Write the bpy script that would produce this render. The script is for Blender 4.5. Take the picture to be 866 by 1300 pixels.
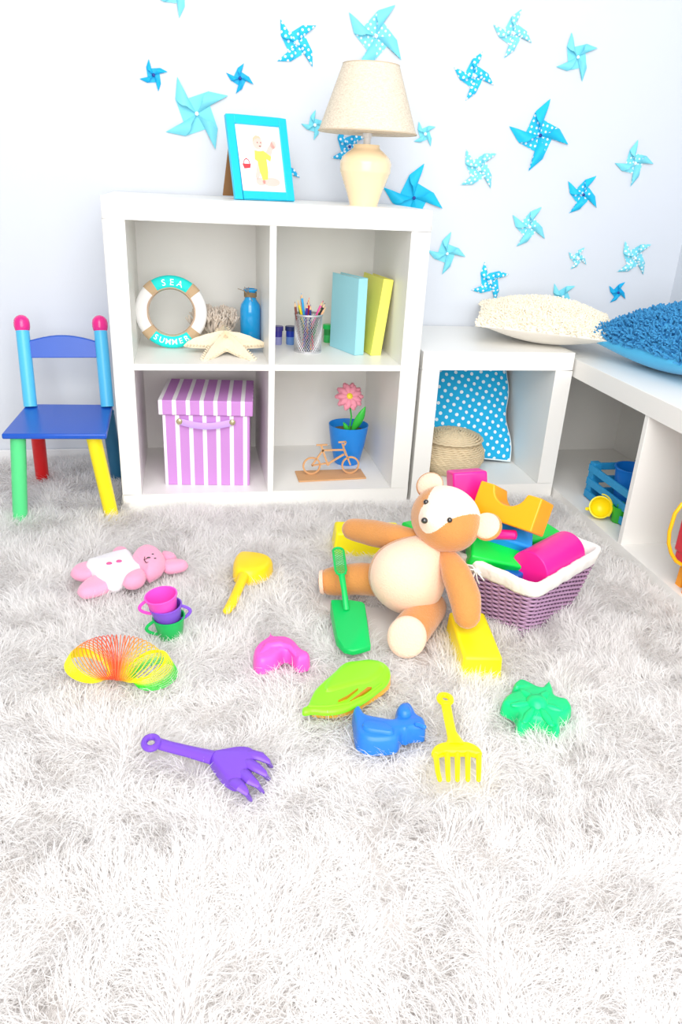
import bpy, bmesh, math, random
import numpy as np
from mathutils import Vector, Matrix, Euler
for o in list(bpy.data.objects): bpy.data.objects.remove(o)
scene = bpy.context.scene
col = scene.collection
PI = math.pi
R_ = math.radians

# ------------------------------------------------------------------ camera
CAM_LOC = Vector((0.1831, -1.9251, 0.8480)); YAW, PITCH, ROLL = 0.2123, 0.4151, 0.0532; FPX = 955.0
def cam_axes():
    cy, sy, cp, sp, cr, sr = math.cos(YAW), math.sin(YAW), math.cos(PITCH), math.sin(PITCH), math.cos(ROLL), math.sin(ROLL)
    f = Vector((sy*cp, cy*cp, -sp)); r = Vector((cy, -sy, 0)); u = r.cross(f)
    return cr*r + sr*u, -sr*r + cr*u, f
CR, CU, CF = cam_axes()
cam = bpy.data.cameras.new('camera'); cam.sensor_fit = 'VERTICAL'; cam.sensor_height = 36; cam.lens = FPX/1300*36
cam.clip_start = 0.02
camo = bpy.data.objects.new('camera', cam); col.objects.link(camo)
m3 = Matrix((CR, CU, -CF)).transposed()
camo.matrix_world = Matrix.Translation(CAM_LOC) @ m3.to_4x4()
scene.camera = camo

def _ray(u, v): return CF + CR*((u-433)/FPX) - CU*((v-650)/FPX)
def gr(u, v, z=0.03):            # photo point -> point on the horizontal plane at height z
    d = _ray(u, v); return CAM_LOC + d*((z-CAM_LOC.z)/d.z)
def at(u, v, y):                 # photo point -> point on the upright plane at depth y
    d = _ray(u, v); return CAM_LOC + d*((y-CAM_LOC.y)/d.y)

# ------------------------------------------------------------------ light
scene.view_settings.view_transform = 'Standard'; scene.view_settings.look = 'None'
scene.view_settings.exposure = -0.02; scene.view_settings.gamma = 1; scene.view_settings.use_curve_mapping = False
w = bpy.data.worlds.new('world'); scene.world = w; w.use_nodes = True
w.node_tree.nodes['Background'].inputs[0].default_value = (0.93, 0.96, 1.0, 1)
w.node_tree.nodes['Background'].inputs[1].default_value = 0.50
def area(name, loc, target, size, power, color=(1, 1, 1)):
    l = bpy.data.lights.new(name, 'AREA'); l.shape = 'SQUARE'; l.size = size; l.energy = power; l.color = color
    o = bpy.data.objects.new(name, l); col.objects.link(o); o.location = loc
    o.rotation_euler = (Vector(target)-Vector(loc)).to_track_quat('-Z', 'Y').to_euler(); return o
area('softbox_light', (0.2, -2.7, 1.45), (0.55, 0.0, 0.40), 2.2, 76, (1.0, 0.985, 0.96))
area('ceiling_bounce_light', (0.25, -1.75, 2.35), (0.4, -1.0, 0.0), 1.8, 26, (1.0, 0.99, 0.975))

# ------------------------------------------------------------------ materials
def _n(nt, t, **kw):
    n = nt.nodes.new(t)
    for k, v in kw.items(): setattr(n, k, v)
    return n
_mats = {}
def mat(name, color, rough=0.5, spec=0.5, metal=0.0, sss=0.0, trans=0.0, sheen=0.0, coat=0.0, bump=None, vary=0.0, emis=0.0):
    if name in _mats: return _mats[name]
    m = bpy.data.materials.new(name); m.use_nodes = True; nt = m.node_tree; b = nt.nodes['Principled BSDF']
    b.inputs['Base Color'].default_value = (*color, 1); b.inputs['Roughness'].default_value = rough
    b.inputs['Specular IOR Level'].default_value = spec; b.inputs['Metallic'].default_value = metal
    if sss: b.inputs['Subsurface Weight'].default_value = sss; b.inputs['Subsurface Radius'].default_value = (.02, .02, .02); b.inputs['Subsurface Scale'].default_value = 0.5
    if trans: b.inputs['Transmission Weight'].default_value = trans
    if sheen: b.inputs['Sheen Weight'].default_value = sheen; b.inputs['Sheen Roughness'].default_value = 0.4
    if coat: b.inputs['Coat Weight'].default_value = coat; b.inputs['Coat Roughness'].default_value = 0.1
    tc = _n(nt, 'ShaderNodeTexCoord')
    if bump:
        sc, st = bump
        no = _n(nt, 'ShaderNodeTexNoise'); no.inputs['Scale'].default_value = sc; no.inputs['Detail'].default_value = 3
        nt.links.new(tc.outputs['Object'], no.inputs['Vector'])
        bp = _n(nt, 'ShaderNodeBump'); bp.inputs['Strength'].default_value = st; bp.inputs['Distance'].default_value = 0.002
        nt.links.new(no.outputs['Fac'], bp.inputs['Height']); nt.links.new(bp.outputs['Normal'], b.inputs['Normal'])
    if vary:
        no = _n(nt, 'ShaderNodeTexNoise'); no.inputs['Scale'].default_value = 18; no.inputs['Detail'].default_value = 4
        nt.links.new(tc.outputs['Object'], no.inputs['Vector'])
        mx = _n(nt, 'ShaderNodeMix', data_type='RGBA'); mx.inputs[6].default_value = (*[c*(1-vary) for c in color], 1); mx.inputs[7].default_value = (*[min(1, c*(1+vary*.5)) for c in color], 1)
        nt.links.new(no.outputs['Fac'], mx.inputs[0]); nt.links.new(mx.outputs[2], b.inputs['Base Color'])
    _mats[name] = m; return m
def srgb(r, g, b):
    f = lambda c: (c/255/12.92) if c/255 <= 0.04045 else ((c/255+0.055)/1.055)**2.4
    return (f(r), f(g), f(b))
def plastic(name, r, g, b, rough=0.32): return mat(name, srgb(r, g, b), rough, 0.45)

def dots_mat(name, base, dot, scale, size, rough=0.6):
    m = bpy.data.materials.new(name); m.use_nodes = True; nt = m.node_tree; b = nt.nodes['Principled BSDF']
    b.inputs['Roughness'].default_value = rough
    tc = _n(nt, 'ShaderNodeTexCoord'); mp = _n(nt, 'ShaderNodeMapping'); mp.inputs['Scale'].default_value = (scale, scale, 0.0)
    vo = _n(nt, 'ShaderNodeTexVoronoi', voronoi_dimensions='2D'); vo.inputs['Scale'].default_value = 1; vo.inputs['Randomness'].default_value = 0.35
    lt = _n(nt, 'ShaderNodeMath', operation='LESS_THAN'); lt.inputs[1].default_value = size
    mx = _n(nt, 'ShaderNodeMix', data_type='RGBA'); mx.inputs[6].default_value = (*base, 1); mx.inputs[7].default_value = (*dot, 1)
    nt.links.new(tc.outputs['Object'], mp.inputs['Vector']); nt.links.new(mp.outputs[0], vo.inputs['Vector'])
    nt.links.new(vo.outputs['Distance'], lt.inputs[0]); nt.links.new(lt.outputs[0], mx.inputs[0]); nt.links.new(mx.outputs[2], b.inputs['Base Color'])
    return m
def stripes_mat(name, c1, c2, period, frac, off=0.0):
    """stripes running up the sides and across the lid of a box, from object coordinates"""
    m = bpy.data.materials.new(name); m.use_nodes = True; nt = m.node_tree; b = nt.nodes['Principled BSDF']; b.inputs['Roughness'].default_value = .85
    tc = _n(nt, 'ShaderNodeTexCoord'); sp = _n(nt, 'ShaderNodeSeparateXYZ'); nt.links.new(tc.outputs['Object'], sp.inputs[0])
    sn = _n(nt, 'ShaderNodeSeparateXYZ'); nt.links.new(tc.outputs['Normal'], sn.inputs[0])
    ab = _n(nt, 'ShaderNodeMath', operation='ABSOLUTE'); nt.links.new(sn.outputs[0], ab.inputs[0])
    gt = _n(nt, 'ShaderNodeMath', operation='GREATER_THAN'); gt.inputs[1].default_value = .7; nt.links.new(ab.outputs[0], gt.inputs[0])
    mf = _n(nt, 'ShaderNodeMix', data_type='FLOAT'); nt.links.new(gt.outputs[0], mf.inputs[0]); nt.links.new(sp.outputs[0], mf.inputs[2]); nt.links.new(sp.outputs[1], mf.inputs[3])
    a = _n(nt, 'ShaderNodeMath', operation='ADD'); a.inputs[1].default_value = 10*period+off; nt.links.new(mf.outputs[0], a.inputs[0])
    d = _n(nt, 'ShaderNodeMath', operation='DIVIDE'); d.inputs[1].default_value = period; nt.links.new(a.outputs[0], d.inputs[0])
    fr = _n(nt, 'ShaderNodeMath', operation='FRACT'); nt.links.new(d.outputs[0], fr.inputs[0])
    lt = _n(nt, 'ShaderNodeMath', operation='LESS_THAN'); lt.inputs[1].default_value = frac; nt.links.new(fr.outputs[0], lt.inputs[0])
    mx = _n(nt, 'ShaderNodeMix', data_type='RGBA'); mx.inputs[6].default_value = (*c1, 1); mx.inputs[7].default_value = (*c2, 1)
    nt.links.new(lt.outputs[0], mx.inputs[0]); nt.links.new(mx.outputs[2], b.inputs['Base Color'])
    no = _n(nt, 'ShaderNodeTexNoise'); no.inputs['Scale'].default_value = 500; bp = _n(nt, 'ShaderNodeBump'); bp.inputs['Strength'].default_value = .2; bp.inputs['Distance'].default_value = .001
    nt.links.new(tc.outputs['Object'], no.inputs['Vector']); nt.links.new(no.outputs['Fac'], bp.inputs['Height']); nt.links.new(bp.outputs[0], b.inputs['Normal'])
    return m
def vcol_mat(name, rough=.4, trans=0):
    m = bpy.data.materials.new(name); m.use_nodes = True; nt = m.node_tree; b = nt.nodes['Principled BSDF']; b.inputs['Roughness'].default_value = rough
    a = _n(nt, 'ShaderNodeVertexColor', layer_name='Col'); nt.links.new(a.outputs[0], b.inputs['Base Color']); return m
def wood_mat(name, c1, c2, scale=30, rough=.6):
    m = bpy.data.materials.new(name); m.use_nodes = True; nt = m.node_tree; b = nt.nodes['Principled BSDF']; b.inputs['Roughness'].default_value = rough
    tc = _n(nt, 'ShaderNodeTexCoord'); mp = _n(nt, 'ShaderNodeMapping'); mp.inputs['Scale'].default_value = (1, 8, 8)
    no = _n(nt, 'ShaderNodeTexNoise'); no.inputs['Scale'].default_value = scale; no.inputs['Detail'].default_value = 4
    mx = _n(nt, 'ShaderNodeMix', data_type='RGBA'); mx.inputs[6].default_value = (*c1, 1); mx.inputs[7].default_value = (*c2, 1)
    nt.links.new(tc.outputs['Object'], mp.inputs[0]); nt.links.new(mp.outputs[0], no.inputs['Vector']); nt.links.new(no.outputs['Fac'], mx.inputs[0]); nt.links.new(mx.outputs[2], b.inputs['Base Color'])
    return m

M_WALL = mat('wall_paint', (0.70, 0.735, 0.795), 0.75, 0.2, bump=(60, .12))
M_FLOOR = wood_mat('laminate_floor', (0.62, .58, .54), (.72, .68, .64), 12, .45)
M_SHELF = mat('white_foil', (0.90, 0.885, 0.85), 0.38, 0.45)
M_BASE = mat('baseboard_white', (0.84, .84, .85), .45)

# ------------------------------------------------------------------ mesh helpers
class MB:
    def __init__(s): s.v = []; s.f = []; s.c = []
    def add(s, vs, fs, M=None, color=None):
        n = len(s.v)
        for p in vs:
            p = Vector(p)
            s.v.append(M @ p if M is not None else p)
            s.c.append(color)
        for f in fs: s.f.append([n+i for i in f])
    def box(s, c, d, M=None, taper=1.0):
        x, y, z = d[0]/2, d[1]/2, d[2]/2; c = Vector(c)
        vs = [c+Vector((sx*x*(taper if sz > 0 else 1), sy*y*(taper if sz > 0 else 1), sz*z)) for sz in (-1, 1) for sy in (-1, 1) for sx in (-1, 1)]
        s.add(vs, [(0, 2, 3, 1), (4, 5, 7, 6), (0, 1, 5, 4), (2, 6, 7, 3), (0, 4, 6, 2), (1, 3, 7, 5)], M); return s
    def tube(s, pts, rad, n=8, closed=False, flat=1.0, up=None, color=None, caps=True, round_ends=False):
        pts = [Vector(p) for p in pts]
        if not isinstance(rad, (list, tuple)): rad = [rad]*len(pts)
        rad = list(rad)
        if round_ends and not closed:
            d0 = (pts[0]-pts[1]).normalized(); d1 = (pts[-1]-pts[-2]).normalized(); r0, r1 = rad[0], rad[-1]; a, b = pts[0], pts[-1]
            st = [(.45, .9), (.8, .6), (.97, .25)]
            pts = [a+d0*r0*k for k, q in reversed(st)]+pts+[b+d1*r1*k for k, q in st]
            rad = [r0*q for k, q in reversed(st)]+rad+[r1*q for k, q in st]
        N = len(pts); T = []
        for i in range(N):
            if closed: t = pts[(i+1) % N]-pts[i-1]
            else: t = pts[min(i+1, N-1)]-pts[max(i-1, 0)]
            T.append(t.normalized() if t.length > 1e-9 else Vector((0, 0, 1)))
        ref = Vector(up) if up is not None else (Vector((0, 0, 1)) if abs(T[0].z) < .9 else Vector((1, 0, 0)))
        base = len(s.v); nr = (ref-T[0]*ref.dot(T[0])).normalized()
        for i in range(N):
            if up is not None: nr = (ref-T[i]*ref.dot(T[i]))
            else: nr = (nr-T[i]*nr.dot(T[i]))
            nr = nr.normalized() if nr.length > 1e-6 else T[i].orthogonal().normalized()
            b = T[i].cross(nr)
            for k in range(n):
                a = 2*PI*k/n
                s.v.append(pts[i]+(nr*math.cos(a)*flat+b*math.sin(a))*rad[i]); s.c.append(color)
        for i in range(N if closed else N-1):
            j = (i+1) % N
            for k in range(n):
                s.f.append([base+i*n+k, base+i*n+(k+1) % n, base+j*n+(k+1) % n, base+j*n+k])
        if caps and not closed:
            s.f.append([base+k for k in range(n)][::-1]); s.f.append([base+(N-1)*n+k for k in range(n)])
        return s
    def lathe(s, prof, n=32, M=None, sx=1, sy=1):
        base = len(s.v)
        for r, z in prof:
            for k in range(n):
                a = 2*PI*k/n; p = Vector((r*math.cos(a)*sx, r*math.sin(a)*sy, z)); s.v.append(M @ p if M is not None else p); s.c.append(None)
        for i in range(len(prof)-1):
            for k in range(n):
                s.f.append([base+i*n+k, base+i*n+(k+1) % n, base+(i+1)*n+(k+1) % n, base+(i+1)*n+k])
        if prof[0][0] > 1e-6: s.f.append([base+k for k in range(n)][::-1])
        if prof[-1][0] > 1e-6: s.f.append([base+(len(prof)-1)*n+k for k in range(n)])
        return s
    def ell(s, c, r, M3=None, nu=24, nv=14, fn=None):
        c = Vector(c); base = len(s.v)
        for i in range(nv+1):
            th = PI*i/nv
            for k in range(nu):
                a = 2*PI*k/nu; p = Vector((math.sin(th)*math.cos(a)*r[0], math.sin(th)*math.sin(a)*r[1], math.cos(th)*r[2]))
                if fn: p = fn(p)
                if M3 is not None: p = M3 @ p
                s.v.append(c+p); s.c.append(None)
        for i in range(nv):
            for k in range(nu):
                s.f.append([base+i*nu+k, base+(i+1)*nu+k, base+(i+1)*nu+(k+1) % nu, base+i*nu+(k+1) % nu])
        return s
    def puff(s, outline, prof, M=None, sub=2, smooth=True):
        """outline: list of (x, y); prof: list of (inset, z) from the bottom up; both ends closed"""
        P = [Vector((p[0], p[1])) for p in outline]
        A = sum(P[i].x*P[(i+1) % len(P)].y-P[(i+1) % len(P)].x*P[i].y for i in range(len(P)))
        if A < 0: P.reverse()
        if smooth:
            for _ in range(sub):
                Q = []
                for i in range(len(P)):
                    a, b = P[i], P[(i+1) % len(P)]
                    Q += [a*.75+b*.25, a*.25+b*.75]
                P = Q
        N = len(P); nor = []
        for i in range(N):
            t = P[(i+1) % N]-P[i-1]; nor.append(Vector((-t.y, t.x)).normalized() if t.length > 1e-9 else Vector((0, 0)))
        A = np.array([tuple(p) for p in P]); Bn = np.roll(A, -1, 0)-A; L2_ = (Bn**2).sum(1)+1e-12
        def dist(q):
            w_ = np.array(tuple(q))-A; t_ = np.clip((w_*Bn).sum(1)/L2_, 0, 1); return float(np.sqrt(((w_-Bn*t_[:, None])**2).sum(1)).min())
        rings = []
        for ins, z in prof:
            if ins <= 1e-6: R = list(P)
            else:
                lim = []
                for i in range(N):
                    e = ins
                    for _ in range(12):
                        if dist(P[i]+nor[i]*e) >= .93*e: break
                        e *= .8
                    lim.append(e)
                R = [P[i]+nor[i]*lim[i] for i in range(N)]
                for _ in range(2): R = [R[i]*.5+(R[i-1]+R[(i+1) % N])*.25 for i in range(N)] if smooth else R
            rings.append((R, z))
        base = len(s.v)
        for R, z in rings:
            for q in R:
                p = Vector((q.x, q.y, z)); s.v.append(M @ p if M is not None else p); s.c.append(None)
        L = len(prof)
        for j in range(L-1):
            for i in range(N):
                k = (i+1) % N; s.f.append([base+j*N+i, base+j*N+k, base+(j+1)*N+k, base+(j+1)*N+i])
        if smooth:
            from mathutils.geometry import tessellate_polygon
            for (R, z), o_, fl in ((rings[0], base, True), (rings[-1], base+(L-1)*N, False)):
                for tr_ in tessellate_polygon([[Vector((q.x, q.y, 0)) for q in R]]):
                    s.f.append([o_+i for i in tr_])
        else:
            s.f.append([base+i for i in range(N)][::-1]); s.f.append([base+(L-1)*N+i for i in range(N)])
        return s
    def build(s, name, material, parent=None, off=None, bevel=0, seg=2, angle=40, smooth=True, subd=0, solid=0):
        me = bpy.data.meshes.new(name)
        vs = s.v if off is None else [p-Vector(off) for p in s.v]
        me.from_pydata([tuple(p) for p in vs], [], s.f); me.update()
        bm = bmesh.new(); bm.from_mesh(me); bmesh.ops.remove_doubles(bm, verts=bm.verts, dist=1e-6) if not any(s.c) else None
        bmesh.ops.recalc_face_normals(bm, faces=bm.faces); bm.to_mesh(me); bm.free()
        if any(s.c):
            ca = me.color_attributes.new('Col', 'FLOAT_COLOR', 'POINT')
            arr = np.ones((len(s.v), 4), dtype=np.float32); arr[:, :3] = [c or (1, 1, 1) for c in s.c]; ca.data.foreach_set('color', arr.ravel())
        if smooth:
            me.polygons.foreach_set('use_smooth', [True]*len(me.polygons)); me.set_sharp_from_angle(angle=R_(angle))
        for mm in (material if isinstance(material, (list, tuple)) else [material]): me.materials.append(mm)
        o = bpy.data.objects.new(name, me); col.objects.link(o)
        if parent: o.parent = parent
        if bevel:
            b = o.modifiers.new('bevel', 'BEVEL'); b.width = bevel; b.segments = seg; b.limit_method = 'ANGLE'; b.angle_limit = R_(35); b.harden_normals = False
        if solid:
            b = o.modifiers.new('solid', 'SOLIDIFY'); b.thickness = solid; b.offset = 0
        if subd:
            b = o.modifiers.new('sub', 'SUBSURF'); b.levels = subd; b.render_levels = subd
        return o
def thing(name, label, cat, loc=(0, 0, 0), rz=0, group=None, rot=None):
    o = bpy.data.objects.new(name, None); o.empty_display_size = .05; col.objects.link(o); o.location = loc
    o.rotation_euler = rot if rot is not None else (0, 0, rz)
    o['label'] = label; o['category'] = cat
    if group: o['group'] = group
    return o
def tag(o, label, cat, group=None):
    o['label'] = label; o['category'] = cat
    if group: o['group'] = group
    return o
def struct(o): o['kind'] = 'structure'; return o
def bx(name, c, d, m, parent=None, bevel=.0015, off=None):
    return MB().box(c, d).build(name, m, parent, bevel=bevel, off=off)
def xy(pts, ox=0, oy=0, sc=1.0, z=.03):
    """photo outline (crop coordinates) -> points on the rug"""
    out = []
    for u, v in pts:
        p = gr(ox+u/sc, oy+v/sc, z); out.append((p.x, p.y))
    return out
FLOOR = -0.018
keepout = []        # footprints where no pile grows
def keep_poly(pts, shrink=0.004):
    P = [Vector((p[0], p[1])) for p in pts]; c = sum(P, Vector((0, 0)))/len(P)
    keepout.append([tuple(c+(p-c)*(1-shrink/max((p-c).length, .01))) for p in P])
def keep_circ(x, y, r): keepout.append([(x+r*math.cos(2*PI*k/14), y+r*math.sin(2*PI*k/14)) for k in range(14)])

# ------------------------------------------------------------------ room
struct(MB().box((0.1, -1.3, FLOOR-.02), (4.2, 4.4, .04)).build('floor', M_FLOOR))
struct(MB().box((0.1, .45, 1.2), (3.334, .1, 2.5)).build('wall_back', M_WALL))
struct(MB().box((1.817, -1.3, 1.2), (.1, 3.6, 2.5)).build('wall_right', M_WALL))
b = MB().box((-.795, .394, .012), (1.57, .012, .06)).box((-.795, .392, .044), (1.57, .008, .008))
struct(b.build('baseboard_back', M_BASE, bevel=.002))

# ------------------------------------------------------------------ shelving
def frame_mb(w, h, d, t):
    m = MB(); m.box((w/2, d/2, t/2), (w, d, t)); m.box((w/2, d/2, h-t/2), (w, d, t))
    m.box((t/2, d/2, h/2), (t, d, h-2*t)); m.box((w-t/2, d/2, h/2), (t, d, h-2*t)); return m
t = thing('bookcase', 'large white bookcase with four square compartments against the back wall', 'bookcase', (0, 0, 0))
frame_mb(.79, .79, .39, .05).build('frame', M_SHELF, t, bevel=.001)
bx('divider', (.395, .195, .395), (.016, .386, .69), M_SHELF, t, .0006)
for k, x0 in enumerate((.05, .403)): bx('shelf_board', (x0+.1685, .195, .395), (.337, .386, .016), M_SHELF, t, .0006)
bx('back_panel', (.395, .387, .395), (.69, .005, .69), M_SHELF, t, 0)
t = thing('cube_shelf', 'small white single-cube shelf between the large bookcase and the corner', 'shelf', (.802, .004, 0))
frame_mb(.44, .44, .39, .05).build('frame', M_SHELF, t, bevel=.001)
t = thing('low_shelf', 'long low white shelf unit along the right wall under the blue cushion', 'shelf', (1.248, .395, FLOOR))
# front faces -x ; runs along -y
L = 1.49
m = MB(); m.box((.195, -L/2, .025), (.39, L, .05)); m.box((.195, -L/2, .415), (.39, L, .05)); m.box((.195, -.025, .22), (.39, .05, .34)); m.box((.195, -L+.025, .22), (.39, .05, .34))
m.build('frame', M_SHELF, t, bevel=.001)
for yy in (-.765, -1.1): bx('divider', (.195, yy, .22), (.386, .016, .34), M_SHELF, t, .0006)
bx('back_panel', (.392, -L/2, .22), (.006, L, .44), M_SHELF, t, 0)

# ------------------------------------------------------------------ pinwheels on the wall
c_v = srgb(30, 196, 240); c_l = srgb(128, 222, 240); c_m = srgb(20, 178, 232)
PM = {'v': mat('paper_vivid_blue', c_v, .55, .3), 'l': mat('paper_pale_aqua', c_l, .6, .3), 'm': mat('paper_sky_blue', c_m, .55, .3),
      'V': dots_mat('paper_vivid_dots', c_v, (.85, .95, 1), 72, .24), 'Ld': dots_mat('paper_aqua_dots', c_l, (.9, .98, 1), 80, .24), 'Mb': dots_mat('paper_blue_dots', c_m, (.85, .95, 1), 75, .24)}
PIN = {'b': plastic('pin_dark_blue', 25, 60, 150), 'w': mat('pin_white', (.9, .95, .97), .4)}
def pinwheel(x, z, r, ang, kind, label, tilt=0):
    flap, inner, pin = {'dots_vivid': ('V', 'V', 'w'), 'dots_blue': ('Mb', 'Mb', 'b'), 'plain_small': ('m', 'm', 'b'), 'pale': ('l', 'l', 'w'), 'pale_dots': ('Ld', 'Ld', 'w'),
                        'pale_inner': ('l', 'Ld', 'w'), 'vivid_inner': ('v', 'V', 'b'), 'vivid': ('v', 'v', 'b')}[kind]
    t = thing('paper_pinwheel', label, 'pinwheel', (x, .3985, z), group='paper pinwheels on the back wall', rot=(PI/2, 0, 0))
    me_f = me_i = None
    def pol(a, q, zz): return Vector((q*r*math.cos(R_(a)), q*r*math.sin(R_(a)), zz))
    for k in range(4):
        M = Matrix.Rotation(R_(ang+90*k), 4, 'Z')
        m = MB()
        # flat under-piece O, A, B
        Z = .0008
        A = pol(91, .43, Z); B = pol(30, .66, Z); O = Vector((0, 0, Z)); T = pol(0, 1.0, Z); C = pol(1, .43, Z)
        m.add([O, B, A], [(0, 1, 2)])
        m.add([O, C, T, B], [(0, 1, 2, 3)])
        under = m.v
        # rolled flap: cone of straight lines from the tip T to an arc that rises off B and comes back to O
        f = MB(); n = 10; hh = .20*r; lines = []
        for i in range(n+1):
            s_ = i/n; a_ = s_*PI
            base = B.lerp(O, s_)
            bulge = math.sin(a_)
            ctr = base+Vector((0, 0, .0012+hh*bulge*(1-.4*s_)+.003*s_))
            # push the roll outwards a little at the start
            perp = (B-T).normalized()*(.05*r*math.sin(min(1, s_*2)*PI)*(1 if s_ < .5 else 0))
            e1 = ctr+perp
            tip = T.lerp(C, s_**1.3)+Vector((0, 0, .001+.3*hh*math.sin(a_)))
            lines.append((e1, tip))
        vs = []; rows = 6
        for e1, tip in lines:
            for j in range(rows): vs.append(e1.lerp(tip, j/(rows-1)))
        fs = [(i*rows+j, i*rows+j+1, (i+1)*rows+j+1, (i+1)*rows+j) for i in range(n) for j in range(rows-1)]
        if k == 0:
            f.add(vs, fs); nf = len(f.f); f.add(under, [(0, 1, 2), (3, 4, 5, 6)])
            bl = f.build('blade', [PM[flap], PM[inner]], t, angle=50)
            for p in bl.data.polygons:
                if abs(p.normal.z) > .999: p.material_index = 1
            bl.matrix_local = M; first = bl
        else:
            bl = first.copy(); col.objects.link(bl); bl.parent = t; bl.matrix_local = M
    p = MB().ell((0, 0, .006+.05*r), (max(.0045, .055*r),)*2+(.003,), nu=12, nv=8); p.build('pin', PIN[pin], t)
    return t
PW = [
 (.181, 1.264, .057, 9, 'pale_inner', 'pale aqua pinwheel cut off by the top edge, upper left of the wall'),
 (.495, 1.175, .068, 41, 'dots_vivid', 'bright blue dotted pinwheel high up between the photo frame and the lamp'),
 (.119, 1.075, .038, 16, 'plain_small', 'small blue pinwheel, leftmost on the wall'),
 (.344, 1.083, .038, -17, 'plain_small', 'small blue pinwheel right above the photo frame'),
 (.228, .992, .097, 30, 'pale', 'large plain pale aqua pinwheel left of the photo frame'),
 (.550, .984, .038, -2, 'pale', 'small pale pinwheel half hidden by the left edge of the lampshade'),
 (.651, .935, .060, 31, 'dots_blue', 'blue dotted pinwheel behind the lamp between shade and vase base'),
 (.464, .861, .050, -15, 'dots_blue', 'blue dotted pinwheel behind the photo frame with one tip showing'),
 (.709, 1.207, .091, -33, 'pale_inner', 'large pale aqua pinwheel rising above the lampshade'),
 (1.000, 1.133, .064, -16, 'dots_vivid', 'bright blue dotted pinwheel with white pin right of the lampshade top'),
 (1.100, 1.243, .062, -16, 'pale_dots', 'pale dotted pinwheel at the top, right of the lampshade'),
 (1.302, 1.201, .065, 25, 'pale', 'plain pale pinwheel at the top, farthest right in the top row'),
 (1.220, .996, .099, -11, 'vivid_inner', 'largest bright blue pinwheel, dark pin, dots only on inner folds'),
 (1.044, .897, .068, 42, 'pale_dots', 'pale dotted pinwheel just left of and below the largest bright blue one'),
 (.870, .980, .037, 34, 'pale', 'small pale pinwheel beside the right edge of the lampshade'),
 (.851, .810, .097, -15, 'vivid', 'large plain bright blue pinwheel behind the bookcase top right of the lamp'),
 (1.389, .843, .065, -33, 'vivid_inner', 'mid-sized bright blue pinwheel with dark pin below the largest one'),
 (1.543, .938, .065, 2, 'pale_inner', 'pale pinwheel with dotted middle, nearest the right wall in the upper half'),
 (.971, .658, .063, -7, 'pale', 'plain pale pinwheel right beside the bookcase upper corner'),
 (1.228, .744, .067, -29, 'pale_inner', 'pale pinwheel with dotted middle at mid height above the cream cushion'),
 (1.408, .657, .038, -28, 'pale_dots', 'small pale pinwheel above the gap between the two cushions'),
 (1.605, .664, .067, 41, 'pale_dots', 'pale dotted pinwheel above the small blue one, near the right wall'),
 (1.123, .577, .065, 23, 'dots_vivid', 'bright blue dotted pinwheel just above the left part of the cream cushion'),
 (1.569, .556, .039, -31, 'plain_small', 'small blue pinwheel with dark pin just above the shaggy cushions'),
 (1.376, .539, .052, 41, 'pale', 'pale pinwheel half hidden behind the cream cushion'),
]
for a in PW: pinwheel(*a)

# ------------------------------------------------------------------ table lamp
t = thing('table_lamp', 'table lamp with cream ceramic vase base and beige linen shade on the bookcase', 'lamp', (.641, .125, .79))
M_VASE = mat('cream_ceramic', srgb(250, 222, 180), .18, .5, coat=.4)
prof = [(.0, .0), (.036, .0)]
for i in range(1, 36):
    s_ = i/35; z = .004+.136*s_
    r = np.interp(z, [.004, .03, .06, .08, .10, .115, .126, .133, .14], [.0365, .045, .057, .0645, .0655, .0585, .045, .034, .033])
    if .03 < z < .08: r += .0006*math.sin(z*900)
    prof.append((float(r), z))
prof += [(.032, .142), (.0, .142)]
MB().lathe(prof, 48).build('vase_base', M_VASE, t, angle=60)
MB().lathe([(.0, -.0), (.0345, 0), (.0345, .004), (0, .004)], 32).build('foot_ring', mat('dark_felt', (.12, .09, .07), .9), t)
MB().lathe([(0, .14), (.009, .14), (.009, .158), (.012, .158), (.012, .176), (0, .176)], 20).build('socket', mat('socket_white', (.85, .85, .85), .4), t)
m = MB(); m.ell((0, 0, .2), (.022, .022, .028), nu=16, nv=10)
m.build('bulb', mat('bulb_glass', (.92, .92, .9), .25), t)
ml = bpy.data.materials.new('linen_shade'); ml.use_nodes = True; nt = ml.node_tree; b = nt.nodes['Principled BSDF']; b.inputs['Roughness'].default_value = .9
tc = _n(nt, 'ShaderNodeTexCoord')
w1 = _n(nt, 'ShaderNodeTexNoise'); w1.inputs['Scale'].default_value = 1; w1.inputs['Detail'].default_value = 2
mp = _n(nt, 'ShaderNodeMapping'); mp.inputs['Scale'].default_value = (120, 120, 900); nt.links.new(tc.outputs['Object'], mp.inputs[0]); nt.links.new(mp.outputs[0], w1.inputs['Vector'])
w2 = _n(nt, 'ShaderNodeTexNoise'); w2.inputs['Scale'].default_value = 1; mp2 = _n(nt, 'ShaderNodeMapping'); mp2.inputs['Scale'].default_value = (800, 800, 60); nt.links.new(tc.outputs['Object'], mp2.inputs[0]); nt.links.new(mp2.outputs[0], w2.inputs['Vector'])
ad = _n(nt, 'ShaderNodeMath', operation='ADD'); nt.links.new(w1.outputs['Fac'], ad.inputs[0]); nt.links.new(w2.outputs['Fac'], ad.inputs[1])
mr = _n(nt, 'ShaderNodeMapRange'); mr.inputs[1].default_value = .75; mr.inputs[2].default_value = 1.25; nt.links.new(ad.outputs[0], mr.inputs[0])
mx = _n(nt, 'ShaderNodeMix', data_type='RGBA'); mx.inputs[6].default_value = (*srgb(206, 190, 168), 1); mx.inputs[7].default_value = (*srgb(240, 228, 208), 1)
nt.links.new(mr.outputs[0], mx.inputs[0]); nt.links.new(mx.outputs[2], b.inputs['Base Color'])
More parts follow.
